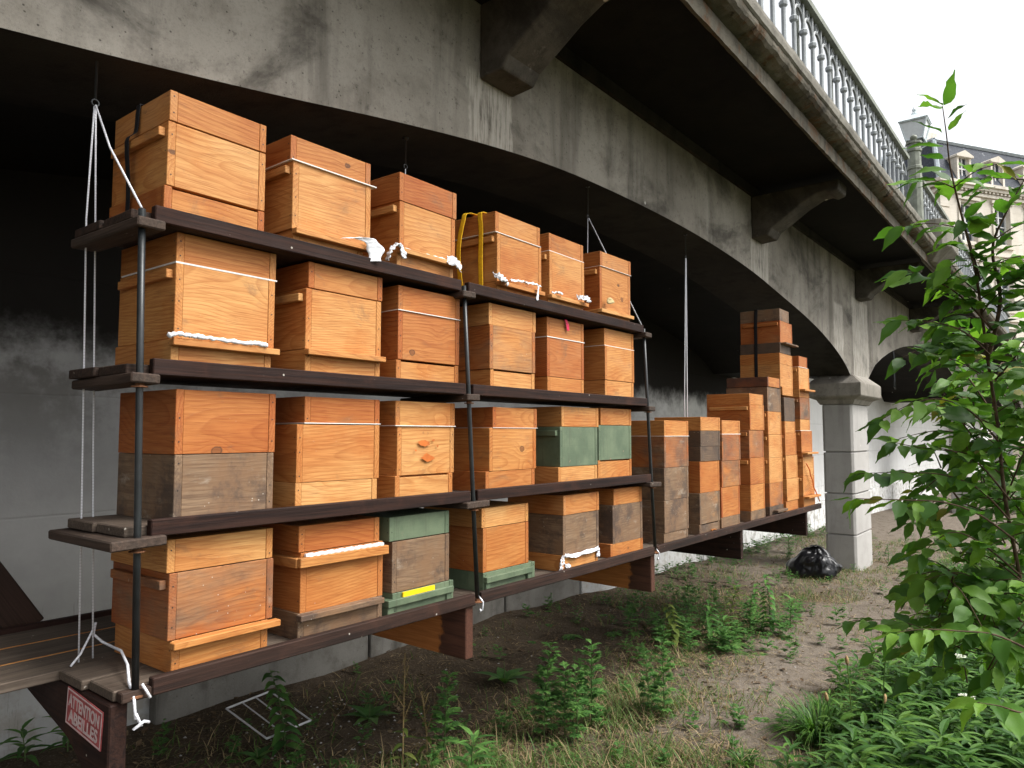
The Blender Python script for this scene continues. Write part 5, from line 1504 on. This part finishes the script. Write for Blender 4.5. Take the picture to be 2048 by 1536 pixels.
# ---- ground cover, grass, straw and dead leaves (nobody could count them)
def scatter_mesh(templates, spots):
    mb = MB()
    for (x, y, s, a, k) in spots:
        m = Matrix.Translation((x, y, gz(x, y) - 0.006)) @ Matrix.Rotation(a, 4, 'Z') @ Matrix.Scale(s, 4)
        mb.merge(templates[k], m)
    return mb
rnd = random.Random(21)
T = []
for k in range(5):
    lf, st, _ = weed_mesh(0.26, 200 + k, 'lance'); T.append(lf)
for k in range(4):
    lf, st, _ = weed_mesh(0.15, 220 + k, 'mugwort'); T.append(lf)
for k in range(3):
    lf, st, _ = weed_mesh(0.20, 240 + k, 'nettle'); T.append(lf)
def cover_edge(x):
    """the greenery lies below this y; beyond it is the trodden path"""
    pts = [(1.5, 0.9), (3.0, 0.95), (3.6, 1.08), (4.2, 1.16), (4.8, 1.18), (5.6, 1.12), (6.5, 1.05), (8, 1.2), (10, 1.45), (13, 1.6), (18, 1.3)]
    for (a, b), (c, d) in zip(pts[:-1], pts[1:]):
        if a <= x <= c: return b + (d - b) * (x - a) / (c - a)
    return 0.9
spots = []
while len(spots) < 1150:
    x = 2.7 + 8.0 * rnd.random() ** 1.7; y = rnd.uniform(-0.5, 1.6)
    e = cover_edge(x) + rnd.gauss(0, 0.09)
    if y > e or (len(spots) > 200 and y < 0.03 * x): continue
    spots.append((x, y, rnd.uniform(0.65, 1.25) * (0.75 if e - y < 0.2 else 1.1), rnd.random() * 6.28, rnd.choice([0, 1, 2, 3, 4, 0, 1, 2, 5, 6, 7, 8, 9, 10, 11])))
o = link('ground_cover', scatter_mesh(T, spots).mesh('ground_cover', M['cover'], recalc=False), kind='stuff')
o['label'] = 'dense low green plants right of the path'
# sparse small greens on the open soil
TS = []
for k in range(4):
    lf, st, _ = weed_mesh(0.10, 300 + k, 'mugwort'); TS.append(lf)
for k in range(3):
    m = MB(); r2 = random.Random(k)
    for i in range(9):
        a = i * 2.4; m.leaf((0, 0, 0.004), (math.cos(a), math.sin(a), 0.35), (0, 0, 1), 0.05 * r2.uniform(.7, 1.2), 0.024, 0.4, 3)
    TS.append(m)
spots = []
for i in range(620):
    x = 1.8 + 13 * rnd.random() ** 1.6; y = rnd.uniform(1.2, 4.0)
    if y < 2.0 and 4.2 < x < 9 and rnd.random() < 0.75: continue
    if y > 2.9 and x < 5 and rnd.random() < 0.6: continue
    spots.append((x, y, rnd.uniform(0.5, 1.2), rnd.random() * 6.28, rnd.randrange(7)))
for i in range(70):
    x = rnd.uniform(7.5, 14); spots.append((x, 4.05 - abs(rnd.gauss(0, 0.22)), rnd.uniform(0.8, 1.9), rnd.random() * 6.28, rnd.randrange(4)))
for i in range(90):
    x = rnd.gauss(5.9, 0.45); y = rnd.gauss(2.5, 0.35); spots.append((x, y, rnd.uniform(0.8, 2.0), rnd.random() * 6.28, rnd.randrange(7)))
o = link('seedlings', scatter_mesh(TS, spots).mesh('seedlings', M['weed'], recalc=False), kind='stuff'); o['label'] = 'small scattered seedlings on the bare soil'
# green and dry grass blades
gm, sm_, lm = MB(), MB(), MB()
for i in range(44000):
    x = 1.7 + 12 * rnd.random() ** 1.7; y = rnd.uniform(0.9, 3.9)
    f = math.sin(x * 2.3 + 1.1) * math.sin(y * 3.1 + x) + 0.5 * math.sin(x * 6 + y * 4)
    if 4.6 < x and 1.3 < y < 1.9 and rnd.random() < 0.85: continue
    if x < 4.4 and 1.2 < y < 2.5: f += 0.35
    if f < 0.05 + rnd.uniform(-0.5, 0.5): continue
    if y > 2.9 and x < 6 and rnd.random() < 0.8: continue
    a = rnd.random() * 6.28
    tall = 1.5 if x < 4.2 and rnd.random() < 0.4 else 1.0
    blade(gm if rnd.random() < 0.6 else sm_, (x, y, gz(x, y) - 0.004), (math.cos(a) * 0.6, math.sin(a) * 0.6, 1), tall * rnd.uniform(0.04, 0.16), rnd.uniform(0.003, 0.0065), rnd.uniform(0.2, 0.9), 3)
for i in range(70000):                                   # straw lying about
    x = 1.7 + 13 * rnd.random() ** 1.6; y = rnd.uniform(0.8, 4.0)
    w = (1.0 if 1.9 < y < 2.8 else 0.3) if x > 3.9 else 1.0 if y < 2.9 else 0.3
    w *= 0.5 + 0.9 * max(0, math.sin(x * 3.1 + 2 * math.sin(y * 2.0)) * math.sin(y * 4.3 + x))
    if rnd.random() > w: continue
    a = rnd.random() * 6.28; L = rnd.uniform(0.015, 0.15) * rnd.random() ** 0.5
    p = Vector((x, y, gz(x, y) + rnd.uniform(0.001, 0.012)))
    d = Vector((math.cos(a), math.sin(a), rnd.uniform(-0.08, 0.15))); s = Vector((-d.y, d.x, 0)) * rnd.uniform(0.0008, 0.0022); m_ = p + d * L * 0.5 + Vector((0, 0, rnd.uniform(0, 0.008)))
    e = p + d * L
    sm_.add([p - s, p + s, m_ + s, m_ - s, e + s * .6, e - s * .6], [(0, 1, 2, 3), (3, 2, 4, 5)])
for i in range(2600):                                   # dead leaves and chips
    x = 1.5 + 12 * rnd.random() ** 1.5; y = rnd.uniform(1.0, 4.1); a = rnd.random() * 6.28
    L = rnd.uniform(0.012, 0.05)
    lm.leaf((x, y, gz(x, y) + 0.004), (math.cos(a), math.sin(a), rnd.uniform(-0.1, 0.5)), (rnd.uniform(-.5, .5), rnd.uniform(-.5, .5), 1), L, L * rnd.uniform(0.3, 0.8), rnd.uniform(-0.4, 0.5), 3)
for i in range(9000):
    x = rnd.uniform(2.2, 4.3); y = rnd.uniform(1.55, 2.75)
    if y < 1.95 and x > 3.6: continue
    if math.sin(x * 5.3) * math.sin(y * 6.1 + x * 2) < rnd.uniform(-1.0, 0.7): continue
    a = rnd.random() * 6.28
    blade(gm if rnd.random() < 0.62 else sm_, (x, y, gz(x, y) - 0.004), (math.cos(a) * 0.55, math.sin(a) * 0.55, 1), rnd.uniform(0.06, 0.22) * (1 if y < 2.5 else 0.6), rnd.uniform(0.003, 0.007), rnd.uniform(0.3, 1.0), 4)
for i in range(5200):
    x = 3.2 + 10 * rnd.random() ** 1.4; y = (cover_edge(x) + abs(rnd.gauss(0, 0.10))) if rnd.random() < 0.55 else (1.98 + 0.05 * x + abs(rnd.gauss(0, 0.22)))
    a = rnd.random() * 6.28
    blade(gm if rnd.random() < 0.7 else sm_, (x, y, gz(x, y) - 0.004), (math.cos(a) * 0.6, math.sin(a) * 0.6, 1), rnd.uniform(0.05, 0.17), rnd.uniform(0.003, 0.0065), rnd.uniform(0.3, 1.0), 3)
for nm, m_, mt, lb in (('grass', gm, 'grass', 'thin green grass blades on the soil'), ('straw', sm_, 'straw', 'dry straw lying on the soil'), ('leaf_litter', lm, 'litter', 'dead leaves and chips on the soil')):
    o = link(nm, m_.mesh(nm, M[mt], recalc=False), kind='stuff'); o['label'] = lb
# pebbles and white crumbs on the dark soil
pb = MB()
for i in range(220):
    if i < 120: x, y = rnd.uniform(2.2, 3.2), rnd.uniform(2.85, 3.7)
    else: x, y = 1.8 + 9 * rnd.random() ** 1.4, rnd.uniform(1.2, 4)
    r = rnd.uniform(0.004, 0.011)
    c = Vector((x, y, gz(x, y) + r * 0.3)); pts = [c + Vector((math.cos(q) * r * rnd.uniform(.7, 1.2), math.sin(q) * r * rnd.uniform(.7, 1.2), 0)) for q in (0, 1.26, 2.5, 3.77, 5.0)]
    pb.add(pts + [c + Vector((0, 0, r * 0.7))], [(0, 1, 5), (1, 2, 5), (2, 3, 5), (3, 4, 5), (4, 0, 5)])
o = link('pebbles', pb.mesh('pebbles', M['pier'], recalc=False), kind='stuff'); o['label'] = 'small pale pebbles on the dark soil'

# ================================================================== THE BUSH
BRANCHES = [
    [(2.890,0.152,0.883),(2.845,0.178,1.154),(2.734,0.204,1.445),(2.647,0.208,1.677),(2.558,0.218,1.870),(2.475,0.223,2.039),(2.397,0.229,2.144),(2.304,0.249,2.298),(2.262,0.259,2.387),(2.218,0.259,2.457),(2.207,0.264,2.535)],
    [(2.558,0.218,1.870),(2.511,0.177,2.039),(2.431,0.184,2.172),(2.388,0.148,2.256),(2.424,0.088,2.381)],
    [(2.472,0.220,2.097),(2.384,0.237,2.214),(2.315,0.241,2.242)],
    [(2.503,0.198,1.952),(2.448,0.257,2.039),(2.400,0.312,2.090),(2.340,0.385,2.122)],
    [(2.572,0.201,1.870),(2.453,0.261,1.945),(2.397,0.328,1.974),(2.336,0.405,1.981)],
    [(2.665,0.193,1.601),(2.543,0.255,1.707),(2.428,0.315,1.749),(2.374,0.384,1.742),(2.318,0.460,1.694)],
    [(2.683,0.188,1.449),(2.620,0.255,1.556),(2.561,0.325,1.601),(2.504,0.396,1.609),(2.456,0.455,1.624)],
    [(2.686,0.191,1.388),(2.625,0.258,1.480),(2.556,0.340,1.525),(2.470,0.447,1.533),(2.392,0.546,1.530)],
    [(2.576,0.173,1.342),(2.509,0.250,1.415),(2.444,0.328,1.451),(2.380,0.408,1.458),(2.317,0.487,1.461),(2.282,0.531,1.463)],
    [(2.714,0.174,1.221),(2.633,0.265,1.320),(2.575,0.336,1.350),(2.522,0.410,1.282)],
    [(2.732,0.169,1.069),(2.660,0.248,1.175),(2.600,0.317,1.228),(2.535,0.402,1.206)],
    [(2.371,0.138,1.082),(2.312,0.209,1.122),(2.254,0.280,1.132),(2.196,0.352,1.137),(2.152,0.410,1.129)],
    [(2.152,0.102,0.989),(2.115,0.148,0.995),(2.085,0.185,1.010),(2.052,0.226,1.018)],
    [(2.772,0.211,1.679),(2.823,0.292,1.829),(2.778,0.342,1.896),(2.748,0.382,1.863)],
    [(2.635,0.208,1.814),(2.555,0.138,1.894),(2.578,0.100,1.981)],
    [(2.795,0.209,1.440),(2.703,0.146,1.601),(2.727,0.106,1.693)],
    [(2.845,0.178,1.154),(2.916,0.260,1.066),(2.856,0.340,1.032),(2.800,0.402,1.099)],
]

def bush():
    rnd = random.Random(77)
    root = empty('bush', (2.86, 0.17, 0.0), 'leafy green bush leaning in from the right edge beside the path', 'bush')
    base = Vector((2.86, 0.17, 0.0))
    stems = MB(); leaves = []
    def grow(pts, r0, step, Lm, seed, sub=True):
        P = [Vector(p) for p in pts]; out = []
        for i in range(len(P) - 1):
            p0, p1, p2, p3 = P[max(i - 1, 0)], P[i], P[i + 1], P[min(i + 2, len(P) - 1)]
            for k in range(5):
                t = k / 5
                out.append(0.5 * ((2 * p1) + (p2 - p0) * t + (2 * p0 - 5 * p1 + 4 * p2 - p3) * t * t + (3 * p1 - p0 - 3 * p2 + p3) * t ** 3))
        out.append(P[-1])
        n = len(out)
        stems.tube([p - base for p in out], [max(0.0011, r0 * (1 - 0.85 * i / n)) for i in range(n)], 5)
        acc = rnd.uniform(0, step); s = 1
        for i in range(1, n):
            d = (out[i] - out[i - 1]); L = d.length; acc += L
            if acc >= step and i / n > 0.18:
                acc = 0; s = -s
                d.normalize(); side = d.cross(Vector((0, 0, 1)))
                if side.length < 0.1: side = Vector((rnd.uniform(-1, 1), rnd.uniform(-1, 1), 0))
                side.normalize()
                for _ in range(2 if rnd.random() < 0.35 else 1):
                    dd = d * rnd.uniform(0.3, 0.9) + side * s * rnd.uniform(0.6, 1.0) + Vector((0, 0, rnd.uniform(-0.45, 0.15)))
                    leaves.append((out[i] + dd.normalized() * 0.012, dd, Lm * rnd.uniform(0.62, 1.15)))
                    s = -s
        leaves.append((out[-1], (out[-1] - out[-2]) + Vector((0, 0, -0.01)), Lm * rnd.uniform(0.75, 1.0)))
    for i, b_ in enumerate(BRANCHES):
        grow(b_, 0.007 if i < 2 else 0.0035, 0.022 if i else 0.026, 0.092 if i else 0.086, i)
    stems.tube([Vector((2.86, 0.17, -0.05)) - base, Vector((2.90, 0.16, 0.45)) - base, Vector((2.89, 0.152, 0.89)) - base], [0.014, 0.011, 0.008], 6)
    main = [Vector(q) for q in BRANCHES[0]]; second = [Vector(q) for q in BRANCHES[1]]
    for k in range(34):
        src = main if k % 3 else second
        i = rnd.randrange(2, len(src) - 2) if len(src) > 5 else rnd.randrange(0, len(src) - 1)
        s = src[i].lerp(src[i + 1], rnd.random())
        if s.z > 2.36: continue
        d = Vector((rnd.uniform(-0.5, 0.5), rnd.choice((-1, 1)) * rnd.uniform(0.3, 1), rnd.uniform(0.0, 0.6))).normalized()
        L = rnd.uniform(0.08, 0.22)
        e = s + d * L
        grow([s, s.lerp(e, 0.5) + Vector((0, 0, 0.012)), e], 0.0022, 0.024, 0.086, 500 + k)
    # inner twigs fill the shrub towards the right
    for k in range(215):
        a = rnd.random(); z = 0.86 + 1.15 * rnd.random() ** 1.25
        s = Vector((2.80 + rnd.uniform(-0.18, 0.5), 0.24 + rnd.uniform(-0.30, 0.20) - 0.10 * max(0, z - 1.3), z))
        d = Vector((rnd.uniform(-0.5, 0.4), rnd.uniform(-0.35, 0.75), rnd.uniform(-0.15, 0.45))).normalized()
        L = rnd.uniform(0.12, 0.34) * (1.0 if z < 1.4 else 0.75)
        e = s + d * L + Vector((0, 0, -0.05))
        grow([s, s.lerp(e, 0.5) + Vector((0, 0, 0.025)), e], 0.0028, 0.030, 0.082, 1000 + k)
    # leaf shapes: serrated-edged ovals, folded along the midrib
    def leaf_mesh(v):
        r2 = random.Random(v); mb = MB()
        seg_ = 8; curl = (0.15, 0.35, 0.55, 0.25, 0.7, 0.05)[v]; fold = (0.30, 0.15, 0.4, 0.5, 0.25, 0.2)[v]; W = (0.50, 0.56, 0.46, 0.52, 0.5, 0.60)[v]
        vs = []; fs = []
        twist = r2.uniform(-0.5, 0.5)
        for i in range(seg_ + 1):
            t = i / seg_
            w = W * 0.5 * math.sin(math.pi * t ** 0.78) ** 0.85 * (1 - 0.30 * t) if 0 < i < seg_ else 0.006
            if i == seg_ - 1: w *= 0.62
            w *= 1 + (0.07 if i % 2 else -0.03)
            c = Vector((0, t, -curl * t * t * 0.55 + 0.02 * math.sin(t * 9 + v)))
            tw = twist * t
            for s_, q in ((-1, 1.0), (-1, 0.5), (0, 0), (1, 0.5), (1, 1.0)):
                ww = w * q
                rise = fold * ww * (1.0 if q < 1 else 0.82) + (0.02 * math.sin(i * 2.2 + s_ + v) if q == 1 else 0)
                vs.append(c + Vector((s_ * ww * math.cos(tw) , 0, rise + s_ * ww * math.sin(tw))))
        for i in range(seg_):
            for k in range(4):
                a = i * 5 + k; fs.append((a, a + 1, a + 6, a + 5))
        mb.add(vs, fs)
        return mb
    LM = [leaf_mesh(v) for v in range(6)]
    LMe = [m.mesh('leaf', M['bush'], smooth=True, recalc=False) for m in LM]
    camp = cam.location
    leaves.sort(key=lambda l: (l[0] - camp).length / l[2])
    rest = MB()
    for i, (p, d, L) in enumerate(leaves):
        d = d.normalized(); v = rnd.randrange(6)
        up = Vector((rnd.uniform(-1.0, 0.25), rnd.uniform(-0.8, 0.25), 1)); x_ = d.cross(up).normalized(); z_ = x_.cross(d).normalized()
        m = Matrix((x_, d, z_)).transposed().to_4x4()
        if i < 300:
            o = bpy.data.objects.new('leaf', LMe[v]); col.objects.link(o); o.parent = root
            o.matrix_local = Matrix.Translation(p - base) @ m @ Matrix.Scale(L, 4)
        else:
            rest.merge(LM[v], Matrix.Translation(p - base) @ m @ Matrix.Scale(L, 4))
    link('stem', stems.mesh('stem', M['bark'], smooth=True, recalc=False), (0, 0, 0), root, local=True)
    link('inner_foliage', rest.mesh('inner_foliage', M['bush'], smooth=True, recalc=False), (0, 0, 0), root, local=True, kind='stuff')
    print('bush leaves', len(leaves))
bush()
# far shrubs closing the view along the path
def far_shrub(x, y, rx, ry, h, n, seed, label):
    rnd = random.Random(seed); mb = MB()
    for i in range(n):
        a = rnd.random() * 6.28; u = rnd.random() ** 0.5; z = h * rnd.random()
        w = math.sqrt(max(0.05, 1 - (z / h) ** 2)) * (0.75 + 0.25 * math.sin(3 * a + seed))
        p = Vector((rx * u * w * math.cos(a), ry * u * w * math.sin(a), z))
        b_ = rnd.random() * 6.28
        mb.leaf(p, (math.cos(b_), math.sin(b_), rnd.uniform(-0.4, 0.5)), (rnd.uniform(-.4, .4), rnd.uniform(-.4, .4), 1), rnd.uniform(0.10, 0.2), 0.09, 0.3, 2)
    root = empty('shrub', (x, y, gz(x, y)), label, 'shrub', 'shrubs along the path beyond the bush')
    link('foliage', mb.mesh('foliage', M['cover'], recalc=False), (0, 0, 0), root, local=True, kind='stuff')
    link('stem', MB().tube([(0, 0, -0.1), (0.03, 0, h * 0.5), (0, 0.05, h * 0.8)], [0.05, 0.035, 0.01], 6).mesh('stem', M['bark']), (0, 0, 0), root, local=True)
far_shrub(23, 1.9, 1.6, 1.1, 1.3, 1500, 1, 'low shrub beside the path in the distance, nearest the wall')
far_shrub(20, -0.4, 1.7, 1.4, 1.9, 1800, 2, 'middle shrub beside the path behind the bush')
far_shrub(13, -1.4, 1.5, 1.1, 1.5, 1500, 3, 'shrub close behind the leafy bush at the right edge')
far_shrub(8.5, -0.7, 1.2, 0.8, 1.1, 1500, 4, 'low shrub in the dark hollow behind the bush')
